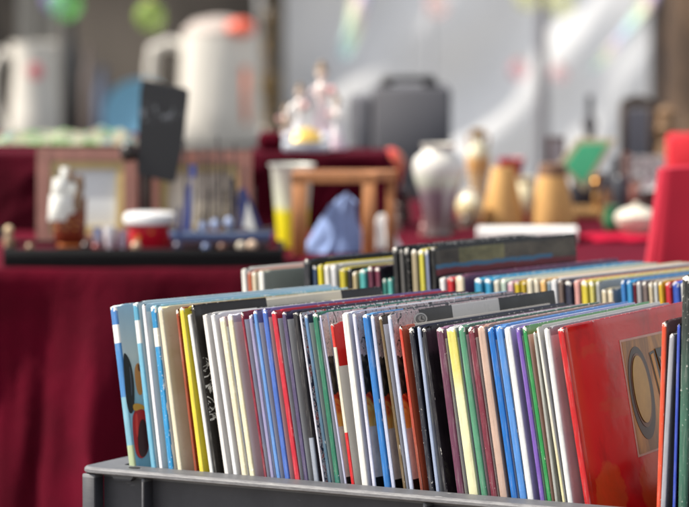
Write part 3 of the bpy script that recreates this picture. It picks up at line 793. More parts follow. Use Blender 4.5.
def on(surf, pxx, pyb=None, Y=None):
    """Point on a horizontal surface at a photo column; depth from the base row or given."""
    if Y is None: Y = yrow(pyb, surf)
    return Vector((xcol(pxx, Y), Y, surf))
def hgt(pyt, Y, surf): return zrow(pyt, Y) - surf

def turned(name, P, prof, mat, label, cat, seg=28, sx=1, sy=1, group=None, parts=()):
    """A turned vessel; prof in photo pixels (radius, height) at its depth."""
    k = px(P.y); root = thing(name, P, label, cat, random.random() * 6, group)
    m = MB(); m.lathe([(r * k, z * k) for r, z in prof], seg); m.build('body', mat, root)
    return root, k

def mat_ramp_z(stops, rough=.3, pattern=None, sc=60, coat=0):
    """Glaze that changes along the object's height (metres)."""
    m = NT('glaze'); o = m.obj(); sp = m.new('ShaderNodeSeparateXYZ'); m.link(o, sp.inputs[0])
    top = max(s[0] for s in stops) or 1
    n = m.noise(o, sc, 4, .6, 1)
    f = m.math('ADD', m.math('DIVIDE', sp.outputs[2], top), m.math('MULTIPLY', m.math('SUBTRACT', n, .5), .08))
    base = m.ramp(f, [(s[0] / top, col(s[1])) for s in stops])
    if pattern: 
        q = m.math('GREATER_THAN', m.noise(o, sc * 1.3, 3, .6, 1.5), .55)
        base = m.mix(m.math('MULTIPLY', q, .7), base, col(pattern))
    m.set('Base Color', base); m.set('Roughness', rough)
    if coat: m.set('Coat Weight', coat)
    return m.m

# ---- black display tray along the table's front edge
TrY = T0 + .012; zt_ = zrow(250, TrY) - TZ
tray = thing('display_tray', Vector((0, TrY, TZ + .001)), 'long shallow black tray along the front edge of the table', 'tray')
x0, x1 = at_y(3, 255, TrY).x, at_y(283, 255, TrY).x
BLK = simple((17, 17, 19), .8, 0, .1, 60, .2)
m = MB(); m.box((x0, 0, 0), (x1, .12, .004)); m.build('base', BLK, tray)
m = MB(); m.box((x0, 0, .0042), (x1, .006, zt_), 0, None, .001); m.box((x0, .114, .0042), (x1, .12, zt_)); m.box((x0, .0062, .0042), (x0 + .006, .1138, zt_)); m.box((x1 - .006, .0062, .0042), (x1, .1138, zt_)); m.build('rim', BLK, tray)
m = MB(); m.box((x0 + .007, .007, .0044), (x1 - .007, .113, zt_ - .004)); m.build('lining', VELD, tray)
TRZ = TZ + .001 + zt_ - .0035        # top of the lining

# ---- framed pictures leaning against the riser
def picture(xl, xr, yt, yb, Y, frame_c, inner_c, label, art):
    k = px(Y); W = (xr - xl) * k; zb = TZ + .002; H = zrow(yt, Y) - zb
    root = thing('picture_frame', (xcol((xl + xr) / 2, Y), Y, zb), label, 'picture frame')
    root.rotation_euler = (R(-9), 0, 0)
    fw = 13 * k; fw2 = 8 * k
    def ring(m, w, h, z0, t, y0, y1, mi=0):
        m.box((-w / 2, y0, z0), (-w / 2 + t, y1, z0 + h), mi); m.box((w / 2 - t, y0, z0), (w / 2, y1, z0 + h), mi)
        m.box((-w / 2 + t, y0 + .0004, z0), (w / 2 - t, y1, z0 + t), mi); m.box((-w / 2 + t, y0 + .0004, z0 + h - t), (w / 2 - t, y1, z0 + h), mi)
    m = MB(); ring(m, W, H, 0, fw, 0, .018); m.build('frame', wood(frame_c, 60, .4), root)
    m = MB(); ring(m, W - 2 * fw - .0006, H - 2 * fw - .0006, fw + .0003, fw2, .004, .016); m.build('inner_frame', simple(inner_c, .4), root)
    m = MB(); m.box((-W / 2 + fw + fw2, .010, fw + fw2), (W / 2 - fw - fw2, .014, H - fw - fw2)); m.build('picture', art, root)
    return root
def print_mat(a, b, c):
    m = NT('print'); o = m.obj(); sp = m.new('ShaderNodeSeparateXYZ'); m.link(o, sp.inputs[0])
    n = m.noise(o, 40, 5, .6, .6)
    base = m.ramp(m.math('MULTIPLY', sp.outputs[2], 9), [(.1, col(a)), (.45, col(b)), (.8, col(c))])
    base = m.mix(m.math('GREATER_THAN', n, .64), base, col((70, 80, 96)))
    m.set('Base Color', base); m.set('Roughness', .25); return m.m
picture(36, 137, 147, 262, 4.56, (150, 104, 92), (186, 164, 110), 'brown wooden picture frame with a pale print behind the small galleon', print_mat((196, 190, 176), (206, 210, 210), (200, 204, 206)))
picture(146, 252, 150, 262, 4.56, (146, 100, 88), (180, 160, 104), 'brown picture frame with a cream print behind the blue ship', print_mat((180, 170, 140), (216, 208, 190), (206, 196, 180)))

# ---- slate paddle on a dark wooden stand
Y = 4.50; k = px(Y)
st = thing('slate_board', on(TZ + .002, 155, Y=Y), 'dark tilted slate slab with chalk smudges on a wooden stand', 'slate')
z_ = lambda py: zrow(py, Y) - TZ - .002
DW = wood((50, 36, 30))
m = MB(); m.box((-14 * k, .012, 0), (-4 * k, .03, z_(130)), 0, None, .002); m.box((-30 * k, -.02, 0), (14 * k, .06, .008), 0, None, .002); m.build('stand', DW, st)
m = MB(); m.ball((-26 * k, .0, z_(152)), 9 * k, 0, None, 14, 10 * k, 8 * k); m.tube([(-26 * k, .02, z_(155)), (-10 * k, .021, z_(165))], 3 * k); m.build('stand_knob', simple((34, 28, 26), .35), st)
def slate():
    mm = NT('slate'); o = mm.obj(); n = mm.noise(o, 55, 4, .7, 2.2); sp = mm.new('ShaderNodeSeparateXYZ'); mm.link(o, sp.inputs[0])
    z0 = z_(112); msk = mm.math('LESS_THAN', mm.math('ABSOLUTE', mm.math('SUBTRACT', sp.outputs[2], z0)), .012)
    f = mm.math('MULTIPLY', mm.math('MULTIPLY', mm.math('GREATER_THAN', n, .56), msk), .45)
    mm.set('Base Color', mm.mix(f, col((34, 35, 38)), col((150, 154, 160)))); mm.set('Roughness', .6); return mm.m
pl = [(137, 172), (141, 90), (143, 81), (146, 80), (186, 88.5), (189, 91), (189, 96), (183, 150), (176, 181), (173, 183), (140, 175)]
m = MB(); m.prism([((a - 155) * k, z_(b)) for a, b in pl], 0, .009); m.build('board', slate(), st)

# ---- small galleon in front of the first picture
def ship(P, k, hull_c, L, H, W, label, sails, masts, bow, hull2=None, name='model_ship', deck=None):
    root = thing(name, P, label, 'model ship')
    rings = []
    NS = 10
    for i in range(NS + 1):
        u = i / NS; x = (u - .5) * L; wdt = W * max(.06, math.sin(PI * min(max(u * .93 + .05, 0), 1)) ** .6)
        sheer = H * (1 + .55 * (2 * u - 1) ** 2 * bow)
        ring = []
        for j in range(9):
            a = PI * j / 8; q = math.cos(a)
            ring.append((x * (1 - .12 * math.sin(a)), q * wdt / 2, sheer - (sheer - .02 * H) * math.sin(a) ** .7))
        rings.append(ring)
    m = MB(); m.loft(rings, True, True, 0, None, True); m.build('hull', hull_c, root)
    if hull2:
        m = MB(); m.loft([[(p[0] * 1.012, p[1] * 1.05, .62 * (p[2]) + .30 * H + q * H) for p in r for q in (0,)] for r in rings], False, False, 0, None, False); 
    m = MB()
    for x, h in masts: m.tube([(x, 0, H * .8), (x, 0, h)], [k * 1.5, k * .9], 8)
    m.build('masts', simple((44, 34, 34), .5), root)
    return root, rings
Y = TrY + .06; k = px(Y)
P = on(TRZ, 70, Y=Y)
zz = lambda py: zrow(py, Y) - TRZ
sh, rg = ship(P, k, wood((116, 44, 22), 80, .35), 34 * k, 34 * k, 24 * k, 'small brown model galleon with white sails on the black tray', None, [(-5 * k, zz(168)), (6 * k, zz(180))], 1)
SAIL = simple((226, 222, 214), .8)
def sail(xc, zc, w, h, y, cz=.25, mat=SAIL, parent=sh, name='sail'):
    m = MB()
    def f(u, v):
        a = (u - .5); b = (v - .5)
        return (xc + a * w * (1 - .18 * v), y - cz * w * (1 - 4 * a * a) * (1 - 2.2 * b * b), zc + b * h)
    m.grid(f, 8, 8); 
    def g(u, v):
        p = f(u, v); return (p[0], p[1] + .0012, p[2])
    m.grid(g, 8, 8); return m.build(name, mat, parent)
BSAIL = simple((120, 96, 76), .8)
for xc, yc, w_, h_, y_ in ((9, 200, 12, 22, -7), (11, 182, 9, 14, -7), (2, 176, 8, 12, -7)): sail(xc * k, zz(yc), w_ * k, h_ * k, y_ * k, .25, BSAIL)
for xc, yc, w_, h_, y_ in ((-4, 174, 10, 15, -6), (-9, 186, 17, 17, -8), (-10, 207, 22, 26, -10), (4, 190, 12, 14, -6), (3, 212, 13, 18, -5)):
    sail(xc * k, zz(yc), w_ * k, h_ * k, y_ * k)
m = MB(); m.box((-12 * k, -6 * k, .0005), (10 * k, 6 * k, 4 * k), 0, None, .001); m.build('plinth', simple((190, 104, 40), .4), sh)
m = MB()
for i in range(9): m.ball(((-12 + 3 * i) * k, -11 * k * (1 - ((i - 4) / 6) ** 2), (20 + (i % 3) * 5) * k), 1.4 * k, 0, None, 8)
m.build('gilding', simple((200, 150, 70), .35, .6), sh)

# ---- long blue ship
Y = TrY + .055; k = px(Y); P = on(TRZ, 221, Y=Y)
zz = lambda py, Y=Y: zrow(py, Y) - TRZ
def hullmat():
    m = NT('ship_hull'); o = m.obj(); sp = m.new('ShaderNodeSeparateXYZ'); m.link(o, sp.inputs[0])
    f = m.math('DIVIDE', sp.outputs[2], 22 * k)
    m.set('Base Color', m.ramp(f, [(0, col((60, 56, 62))), (.3, col((120, 112, 116))), (.42, col((54, 70, 104))), (.6, col((66, 92, 140))), (.72, col((150, 170, 200))), (.85, col((70, 60, 62)))])); m.set('Roughness', .4); return m.m
s2, rg = ship(P, k, hullmat(), 106 * k, 16 * k, 22 * k, 'long blue hulled model ship with bare masts and dark blue sails', None, [(x * k, zz(t)) for x, t in ((-22, 148), (-16, 156), (-13, 146), (-8, 158), (-3, 136), (2, 150), (6, 160), (14, 142), (-36, 140), (24, 166), (34, 186))], .7)
NAVY = simple((54, 62, 110), .8); NAVY2 = simple((70, 80, 140), .8)
def tri(pts, mat, parent, name='sail', y=0):
    m = MB(); m.prism([(a * k, b * k) for a, b in pts], y, y + .0015); return m.build(name, mat, parent)
for pts, mt in (([(16, 12), (46, 10), (24, 62), (17, 58)], NAVY), ([(22, 22), (36, 16), (27, 48)], SAIL), ([(-40, 16), (-30, 18), (-29, 70), (-34, 62)], NAVY2), ([(-31, 70), (-25, 72), (-24, 84), (-32, 84)], NAVY2), ([(-33, 22), (-29, 22), (-28, 58), (-32, 56)], SAIL), ([(-45, 15), (-41, 15), (-40, 44), (-43, 40)], NAVY), ([(8, 14), (16, 14), (13, 72), (9, 70)], simple((46, 44, 60), .8))):
    tri(pts, mt, s2, 'sail', random.uniform(-8, 4) * k)
m = MB()
for a, b in ((-20, 30), (-10, 24), (-4, 34), (6, 26), (-26, 18)): m.tube([(a * k, -4 * k, 14 * k), ((a + 9) * k, -2 * k, (b + 18) * k)], .7 * k, 6)
for i in range(9): m.tube([((-30 + 6 * i) * k, 0, 14 * k), ((-26 + 5 * i) * k, 1 * k, (60 + 9 * (i % 3)) * k)], .6 * k, 6)
m.build('rigging', simple((84, 78, 76), .7), s2)
m = MB(); m.ball((-18 * k, -3 * k, 22 * k), 4.5 * k, 0, None, 12, 5 * k); m.ball((-6 * k, -3 * k, 24 * k), 5 * k, 0, None, 12, 6 * k); m.ball((8 * k, -3 * k, 26 * k), 5 * k, 0, None, 12, 6 * k); m.build('lifeboat', simple((150, 164, 196), .5), s2)
m = MB(); m.box((-16 * k, -5 * k, 15 * k), (2 * k, 5 * k, 22 * k)); m.build('cabin', wood((128, 88, 50)), s2)
m = MB(); m.box((16 * k, -4 * k, 15 * k), (42 * k, 4 * k, 20 * k)); m.build('deck_house', wood((116, 86, 72)), s2)

# ---- red tin with white lid, cups and bits on the tray
Y = TrY + .087; k = px(Y); P = on(TRZ, 150, Y=Y)
tin = thing('biscuit_tin', P, 'red tin with a white rounded lid left of the blue ship', 'tin')
def tinmat():
    m = NT('tin'); o = m.obj(); n = m.noise(o, 90, 3, .5); 
    m.set('Base Color', m.mix(m.math('GREATER_THAN', n, .66), col((180, 20, 40)), col((206, 150, 60)))); m.set('Roughness', .3); return m.m
m = MB(); m.lathe([(20 * k, 0), (21 * k, 1 * k), (22 * k, 22 * k), (22 * k, 23 * k)], 30, 0, None, 1, .8); m.build('body', tinmat(), tin)
m = MB(); m.lathe([(22.5 * k, 21.5 * k), (26 * k, 23 * k), (27 * k, 27 * k), (25.5 * k, 32 * k), (22 * k, 34 * k), (.0001, 34.5 * k)], 30, 0, None, 1, .8); m.build('lid', simple((232, 230, 226), .35), tin)
for (pxx, dy, r, h, c, lb, cc) in ((98, .06, 5, 20, (120, 140, 200), 'small pale blue and white cup beside the galleon', (220, 222, 230)), (110, .05, 6, 22, (206, 206, 212), 'small whitish cup in the middle of the tray', (190, 180, 190)), (122, .055, 5, 18, (150, 104, 140), 'small mauve cup nearest the red tin', (206, 200, 214))):
    Y = TrY + dy; P = on(TRZ, pxx, Y=Y)
    turned('cup', P, [(r * .6, 0), (r * .8, h * .2), (r, h * .7), (r * 1.02, h), (r * .9, h), (r * .8, h * .4), (.01, h * .3)], mat_ramp_z([(0, cc), (h * px(Y), c)], .3, (220, 224, 234), 160), lb, 'cup', 20, group=None)
Y = TrY + .04; P = on(TRZ, 9, Y=Y)
turned('peg_doll', P, [(4, 0), (5, 3), (5.5, 9), (4.5, 13), (3.2, 15), (4.6, 18), (4.4, 21), (2.5, 23.5), (.01, 24)], mat_ramp_z([(0, (150, 120, 90)), (14 * px(Y), (120, 96, 70)), (24 * px(Y), (216, 190, 150))], .5), 'pale wooden peg doll at the left end of the tray', 'doll', 18)
for i, (pxx, r, c, lb) in enumerate(((241, 4.6, (206, 196, 176), 'cream shell at the right end of the tray, left of two'), (252, 5.2, (212, 186, 160), 'tan shell at the right end of the tray, next to the yellow cup'))):
    Y = TrY + .022; k = px(Y); P = on(TRZ, pxx, Y=Y)
    m = MB(); m.ball((0, 0, r * k * 1.0), r * k, 0, None, 14, r * k * .98, r * k * 1.3); m.tube([(r * k * .8 * math.cos(a * .9) * (1 - a / 12), -r * k * 1.1, r * k + r * k * .7 * math.sin(a * .9) * (1 - a / 12)) for a in range(10)], .6 * k, 6)
    o = m.build('shell', simple(c, .4, 0, .3, 220)); o.location = P; tag(o, lb, 'shell')
for i, (pxx, pyb, r, c, lb) in enumerate(((86, 247, 5, (60, 40, 40), 'dark little pot right of the galleon hull'), (96, 248, 4, (150, 60, 60), 'tiny reddish pot by the galleon'), (206, 249, 4, (110, 130, 170), 'blue grey bead pot under the blue ship'), (136, 249, 5, (190, 160, 130), 'small buff pot before the red tin'), (178, 249, 5, (60, 60, 84), 'small dark blue pot under the blue ship bow'), (222, 249, 4, (120, 80, 60), 'small brown bead pot under the blue ship'), (30, 249, 4, (150, 120, 90), 'small tan pot between peg doll and galleon'))):
    Y = TrY + .02; P = on(TRZ, pxx, Y=Y)
    turned('trinket_pot', P, [(r * .6, 0), (r, r * .7), (r, r * 1.2), (r * .6, r * 1.7), (r * .7, r * 2), (.01, r * 2)], simple(c, .35, 0, .4, 200), lb, 'pot', 16)

# ---- frosted and yellow tall vase
Y = yrow(248, TZ) ; P = on(TZ + .0005, 292, Y=Y); k = px(Y)
H = 84
turned('tall_vase', P, [(13, 0), (14.5, 1), (17.5, 40), (21, 80), (23.5, H - 1), (24, H), (22, H), (19.5, H - 4), (16, 38), (12.5, 3), (.01, 2.5)],
       mat_ramp_z([(0, (222, 206, 30)), (36 * k, (226, 210, 40)), (44 * k, (206, 212, 190)), (H * k, (218, 222, 212))], .3), 'tall tapered vase, yellow below and frosted white above', 'vase', 32)

# ---- open wooden frame stand with the blue cloth inside
Y = yrow(256, TZ); k = px(Y)
P = on(TZ + .0005, 292, Y=Y)
fr = thing('wooden_stand', P, 'open orange-brown wooden cube frame beside the yellow vase', 'stand')
OW = wood((184, 124, 76), 40, .55); hz = zrow(174, Y) - TZ
dx = 84 * k
def bar(a, b, wx, wy, name, mat=OW):
    m = MB(); m.box(a, b, 0, None, .0012); return m.build(name, mat, fr)
pw = 15 * k
bar((0, 0, 0), (pw, .022, hz - .0115), 0, 0, 'post'); bar((dx - pw * .9, 0, 0), (dx, .022, hz - .0115), 0, 0, 'post')
bd = .07
bar((.003, bd - .02, 0), (pw - .001, bd, hz - .0115), 0, 0, 'post'); bar((dx + .024 - pw * .62, bd - .02, 0), (dx + .024, bd, hz - .0115), 0, 0, 'post')
m = MB(); t_ = .010
def slab(p, q, w_):   # horizontal bar between two points
    a = Vector(p); b = Vector(q); d = (b - a).normalized(); n = Vector((-d.y, d.x, 0)) * w_
    m.loft([[tuple(a - n), tuple(a + n), tuple(a + n + Vector((0, 0, .011))), tuple(a - n + Vector((0, 0, .011)))], [tuple(b - n), tuple(b + n), tuple(b + n + Vector((0, 0, .011))), tuple(b - n + Vector((0, 0, .011)))]])
zt = hz - .011
slab((-.001, .011, zt), (dx + .001, .011, zt), .0112); slab((.002, bd - .01, zt), (dx + .026, bd - .01, zt), .0102)
slab((pw * .5, .0225, zt + .0003), (pw * .5 + .001, bd - .0205, zt + .0003), .009); slab((dx - pw * .45, .0225, zt + .0003), (dx + .022 - pw * .3, bd - .0205, zt + .0003), .009)
m.build('top_frame', OW, fr)
def cloth_heap(P, w_, h, d_, mat, label, name, seed, skew=0, parent=None):
    m = MB(); n = 40; rings = []
    for i in range(16):
        v = i / 15; rr_ = (1 - v) ** .75 * .93 + .07; ring = []
        for j in range(n):
            a = 2 * PI * j / n; f = 1 + .42 * noise.noise(Vector((math.cos(a) * 2.2, math.sin(a) * 2.2, seed + v * .8))) + .12 * math.sin(a * 7 + seed + v * 2)
            ring.append((math.cos(a) * w_ / 2 * rr_ * f + skew * v * w_, math.sin(a) * d_ / 2 * rr_ * f, h * (v if v < .95 else .95 + .02 * math.sin(j))))
        rings.append(ring)
    m.loft(rings); o = m.build(name, mat, parent, 60); o.location = P; tag(o, label, 'cloth'); return o
P = on(TZ + .0005, 333, Y=Y + .047); kk = px(P.y); hh = zrow(193, P.y) - TZ
m = MB(); rings = []
for i in range(15):
    v = i / 14; xl = (-34 + 29 * v ** .75) * kk; xr = (30 - 7 * v ** 1.6 + 2.5 * math.sin(v * 7)) * kk; dp = (13 - 9 * v) * kk; n = 72; ring = []
    for j in range(n):
        a_ = 2 * PI * j / n; u = .5 - .5 * math.cos(a_)
        tri_ = abs(((u * 3.6 + .5 * v + .9 * noise.noise(Vector((u * 3, v * 2, 5)))) % 1) - .5) * 2
        fold_ = (tri_ - .5) * (3.5 + 4 * noise.noise(Vector((u * 4, 2, v)))) * kk * (1 - .55 * v)
        ring.append((xl + (xr - xl) * u + .8 * kk * noise.noise(Vector((u * 5, v * 5, 9))), -math.sin(a_) * dp + (fold_ if math.sin(a_) > 0 else 0), hh * v * (1 - .42 * abs(u - .62) * v + .10 * noise.noise(Vector((u * 4, 1, 3))) * v) + (.5 * kk * math.sin(u * 20) if i == 14 else 0)))
    rings.append(ring)
m.loft(rings); o = m.build('folded_cloth', simple((146, 170, 222), .9, 0, .14, 30), None, 75); o.location = P; tag(o, 'bright blue pleated cloth standing up inside the wooden cube frame', 'cloth')
P = on(TZ + .0005, 388, Y=Y + .105)
cloth_heap(P, 34 * k, zrow(212, Y + .12) - TZ, 30 * k, simple((222, 220, 222), .85), 'white folded napkin at the right of the wooden cube frame', 'folded_napkin', 4.4, -.2)
P = on(TZ + .0005, 338, Y=Y + .095)
pd, _k = turned('dish', P, [(15, 0), (16, 1), (19, 5), (19.5, 6), (18, 6), (14, 3), (.01, 2.4)], simple((226, 214, 196), .35), 'low cream dish under the blue cloth', 'dish', 28)

# ---- things right of the wooden stand
def trinkets():
    T = ((388, 236, 5, 24, (176, 150, 90), 'small brass figurine in the shadow behind the wooden frame'), (396, 232, 5.5, 30, (140, 120, 110), 'small brown figurine behind the wooden frame'), (380, 240, 4, 18, (70, 70, 110), 'small dark blue figurine behind the wooden frame'),
         (428, 228, 5, 26, (206, 196, 190), 'small pale figurine left of the big white vase'), (424, 236, 5, 18, (150, 100, 100), 'small reddish figurine at the foot of the white vase'), (452, 232, 6, 16, (84, 74, 66), 'small dark figurine right of the white vase foot'), (466, 228, 6, 18, (110, 96, 84), 'small grey-brown figurine below the round pot'))
    for pxx, pyb, r, h, c, lb in T:
        Y = yrow(pyb, TZ); P = on(TZ + .0005, pxx, Y=Y)
        root, k = turned('figurine', P, [(r, 0), (r * 1.05, 2), (r * .75, h * .3), (r * .85, h * .5), (r * .45, h * .68), (r * .3, h * .72)], simple(c, .35, 0, .3, 150), lb, 'figurine', 16)
        m = MB(); m.ball((0, 0, h * .84 * k), h * .15 * k, 0, None, 12); m.build('head', simple(c, .35), root)
        m = MB(); m.tube([(-r * .6 * k, 0, h * .6 * k), (-r * 1.2 * k, -r * .4 * k, h * .45 * k), (-r * .6 * k, -r * .9 * k, h * .4 * k)], r * .22 * k, 8); m.tube([(r * .6 * k, 0, h * .6 * k), (r * 1.2 * k, -r * .4 * k, h * .45 * k), (r * .6 * k, -r * .9 * k, h * .4 * k)], r * .22 * k, 8); m.build('arms', simple(c, .35), root)
trinkets()
Y = yrow(237, TZ); P = on(TZ + .0005, 438, Y=Y); k = px(Y)
turned('porcelain_vase', P, [(13, 0), (14, 2), (13, 5), (14.5, 20), (19, 42), (24.5, 60), (26, 70), (24, 79), (17, 85), (15, 88), (17.5, 92), (18, 93.5), (16, 93.5), (13, 88), (.01, 86)],
       mat_ramp_z([(0, (92, 78, 76)), (18 * k, (104, 88, 92)), (44 * k, (128, 112, 122)), (58 * k, (196, 204, 186)), (66 * k, (206, 204, 198)), (94 * k, (206, 202, 192))], .18, None, 50, .5), 'large white shouldered vase with a mauve-grey lower half', 'vase', 36)
Y = yrow(212, TZ); P = on(TZ + .0005, 478, Y=Y); k = px(Y)
bt, k = turned('bottle_vase', P, [(8, 0), (8.5, 3), (7, 10), (8, 24), (11, 40), (12.5, 54), (10.5, 64), (5, 70), (4.5, 76), (7.5, 82), (7, 83), (4, 78), (.01, 76)],
       mat_ramp_z([(0, (170, 120, 60)), (30 * k, (214, 190, 150)), (50 * k, (206, 150, 80)), (62 * k, (236, 220, 190)), (84 * k, (150, 112, 50))], .3, (120, 84, 60), 140), 'patterned cream and gilt bottle vase with two handles', 'vase', 28)
for s in (-1, 1):
    m = MB(); m.tube([(s * 5 * k, 0, 76 * k), (s * 10 * k, 0, 78 * k), (s * 11 * k, 0, 70 * k), (s * 9 * k, 0, 62 * k)], 1.4 * k, 8); m.build('handle', simple((176, 130, 60), .35), bt)
Y = yrow(226, TZ); P = on(TZ + .0005, 470, Y=Y)
turned('ginger_jar', P, [(8, 0), (9, 2), (13.5, 12), (14.5, 20), (12, 28), (7, 33), (7.5, 35), (5, 36), (.01, 36)], mat_ramp_z([(0, (150, 110, 90)), (20 * px(Y), (232, 206, 160)), (36 * px(Y), (236, 226, 206))], .25, (196, 140, 90), 90), 'round cream jar in front of the bottle vase', 'jar', 28)
def raffia(c):
    m = NT('raffia'); o = m.obj()
    n = m.noise(m.scale(o, 1, 1, .12), 260, 3, .6); wv = m.new('ShaderNodeTexWave'); wv.bands_direction = 'Z'; wv.inputs['Scale'].default_value = 90; m.link(o, wv.inputs['Vector'])
    b = col(c); base = m.ramp(n, [(.3, tuple(q * .75 for q in b[:3])), (.7, tuple(q * 1.1 for q in b[:3]))])
    base = m.mix(m.math('MULTIPLY', wv.outputs['Fac'], .25), base, tuple(q * .6 for q in b[:3]))
    m.set('Base Color', base); m.set('Roughness', .75); m.bump(wv.outputs['Fac'], .3, .001)
    return m.m
Y = 4.93; k = px(Y)
for xc, rb, rt, hh, lb, capc in ((503, 22, 11, 58, 'tan raffia lampshade, the left and narrower of the pair', None), (552, 23.5, 12.5, 60, 'tan raffia lampshade with a dark brown collar', (110, 78, 54))):
    P = on(TZ + .0005, xc, Y=Y); 
    root = thing('lampshade', P, lb, 'lampshade', 0, 'raffia lampshades on the stall table')
    m = MB(); m.lathe([(rb * k, 0), (rb * k * 1.01, .001), (rt * k, hh * k), ((rt - .6) * k, hh * k), ((rb - .8) * k, .0005)], 36); m.build('shade', raffia((226, 172, 104)), root)
    if capc:
        m = MB(); m.lathe([(rt * k * 1.20, (hh - 11) * k), (rt * k * 1.05, hh * k + .0006), ((rt - 2) * k, hh * k + .001)], 36); m.build('collar', simple(capc, .6), root)
    m = MB(); m.lathe([(rt * k * .25, hh * k - .004), (rt * k * .25, hh * k - .002)], 12); 
    for a in range(3): m.tube([(0, 0, hh * k - .003), (rt * k * .97 * math.cos(a * 2.09), rt * k * .97 * math.sin(a * 2.09), hh * k - .002)], .0007, 6)
    m.build('ring', simple((150, 120, 70), .4, .8), root)
Y = 5.12; P = on(TZ + .0005, 524, Y=Y)
jg, k = turned('cream_jug', P, [(9, 0), (12, 4), (14, 14), (11, 24), (8, 30), (10, 36), (9, 36), (7, 30), (.01, 26)], simple((232, 210, 172), .35), 'cream jug standing between the two raffia lampshades', 'jug', 24)
m = MB(); m.tube([(9 * k, 0, 30 * k), (16 * k, 0, 28 * k), (17 * k, 0, 18 * k), (13 * k, 0, 12 * k)], 1.6 * k, 8); m.build('handle', simple((232, 210, 172), .35), jg)
Y = 5.25; P = on(TZ + .0005, 511, Y=Y)
turned('red_bowl', P, [(8, 0), (9, 2), (11, 40), (13, 44), (14, 48), (13, 48), (9, 42), (.01, 40)], simple((176, 30, 56), .4), 'red pot showing above the left lampshade', 'pot', 24)
# white flat book in front of the shades
Y = yrow(243, TZ); k = px(Y)
wb = thing('flat_box', on(TZ + .0005, 527, Y=Y), 'flat white box lying in front of the raffia lampshades', 'box', R(-3))
h = zrow(231, Y) - TZ
m = MB(); m.box((-50 * k, 0, 0), (50 * k, .07, h * .62), 0, None, .001); m.build('base', simple((200, 196, 194), .6), wb)
m = MB(); m.box((-50.6 * k, -.0006, h * .64), (50.6 * k, .0706, h), 0, None, .001); m.build('lid', simple((226, 222, 218), .6), wb)
# wooden tray, green frame, brass candlestick, dark bits
Y = 5.02; k = px(Y); wt = thing('wooden_tray', on(TZ + .0005, 585, Y=Y), 'small wooden tray right of the collared lampshade', 'tray')
m = MB(); m.box((-26 * k, 0, 0), (24 * k, .08, 4 * k)); m.build('base', wood((150, 116, 70)), wt)
for a_, b_ in ((-.003, -.0002), (.0802, .083)):
    m = MB(); m.box((-26 * k, a_, .0005), (24 * k, b_, 9 * k), 0, None, .0006); m.build('edge_strip', wood((166, 130, 80)), wt)
Y = 5.05; k = px(Y); P = on(TZ + .0005 + 4 * k, 596, Y=Y + .03)
cs = turned('candlestick', P, [(8, 0), (8, 2), (3, 5), (2, 10), (4, 14), (2.2, 18), (2, 26), (4.5, 30), (2.5, 33), (5, 36), (4.6, 37), (.01, 36)], simple((170, 124, 60), .3, .7), 'turned brass candlestick standing in the wooden tray', 'candlestick', 20)
Y = 5.2; k = px(Y)
gp = thing('green_picture', on(TZ + .0005, 590, Y=Y), 'bright green panel in a cream frame leaning askew', 'picture frame')
gl = [((556, 168), (577, 138), (616, 139), (585, 192)), ((564, 166), (580, 144), (608, 143.5), (583, 184))]
gz = lambda py: zrow(py, Y) - TZ
for nm, pl_, y0, y1, mt in (('frame', gl[0], 0, .008, simple((206, 196, 160), .5)), ('panel', gl[1], -.0012, -.0002, simple((86, 206, 150), .4))):
    m = MB(); m.prism([((a - 590) * k, gz(b)) for a, b in pl_], y0, y1); m.build(nm, mt, gp)
m = MB(); m.prism([((572 - 590) * k, 0), ((600 - 590) * k, 0), ((590 - 590) * k, gz(176)), ((572 - 590) * k, gz(170))], .0085, .02); m.build('easel', simple((40, 38, 42), .6), gp)
for pxx, pyb, pr, c, lb, nm in ((602, 214, [(9, 0), (10, 3), (10, 22), (6, 30), (4, 40), (5, 41), (.01, 41)], (44, 42, 48), 'black bottle shape behind the brass candlestick', 'dark_bottle'),
                            (620, 216, [(9, 0), (9, 1), (8, 20), (8, 36), (5, 40), (.01, 41)], (46, 48, 56), 'dark slate-coloured jar right of the black bottle', 'dark_jar'),
                            (612, 230, [(6, 0), (8, 3), (9, 12), (7, 22), (8, 24), (.01, 24)], (52, 120, 82), 'small green glazed pot beside the white tureen', 'green_pot')):
    Y = yrow(pyb, TZ); turned(nm, on(TZ + .0005, pxx, Y=Y), pr, simple(c, .35), lb, 'pot' if 'pot' in nm else ('jar' if 'jar' in nm else 'bottle'), 20)
Y = yrow(236, TZ); P = on(TZ + .0005, 636, Y=Y)
tu, k = turned('tureen', P, [(9, 0), (10, 2), (17, 7), (22, 16), (22, 20), (18, 25), (8, 29), (3, 30), (3.5, 33), (.01, 34)], simple((206, 200, 184), .3), 'squat whitish tureen with lid near the red chair', 'tureen', 28)
for s in (-1, 1):
    m = MB(); m.tube([(s * 21 * k, 0, 18 * k), (s * 26 * k, 0, 19 * k), (s * 26 * k, 0, 14 * k), (s * 21 * k, 0, 12 * k)], 1.3 * k, 8); m.build('handle', simple((206, 200, 184), .3), tu)
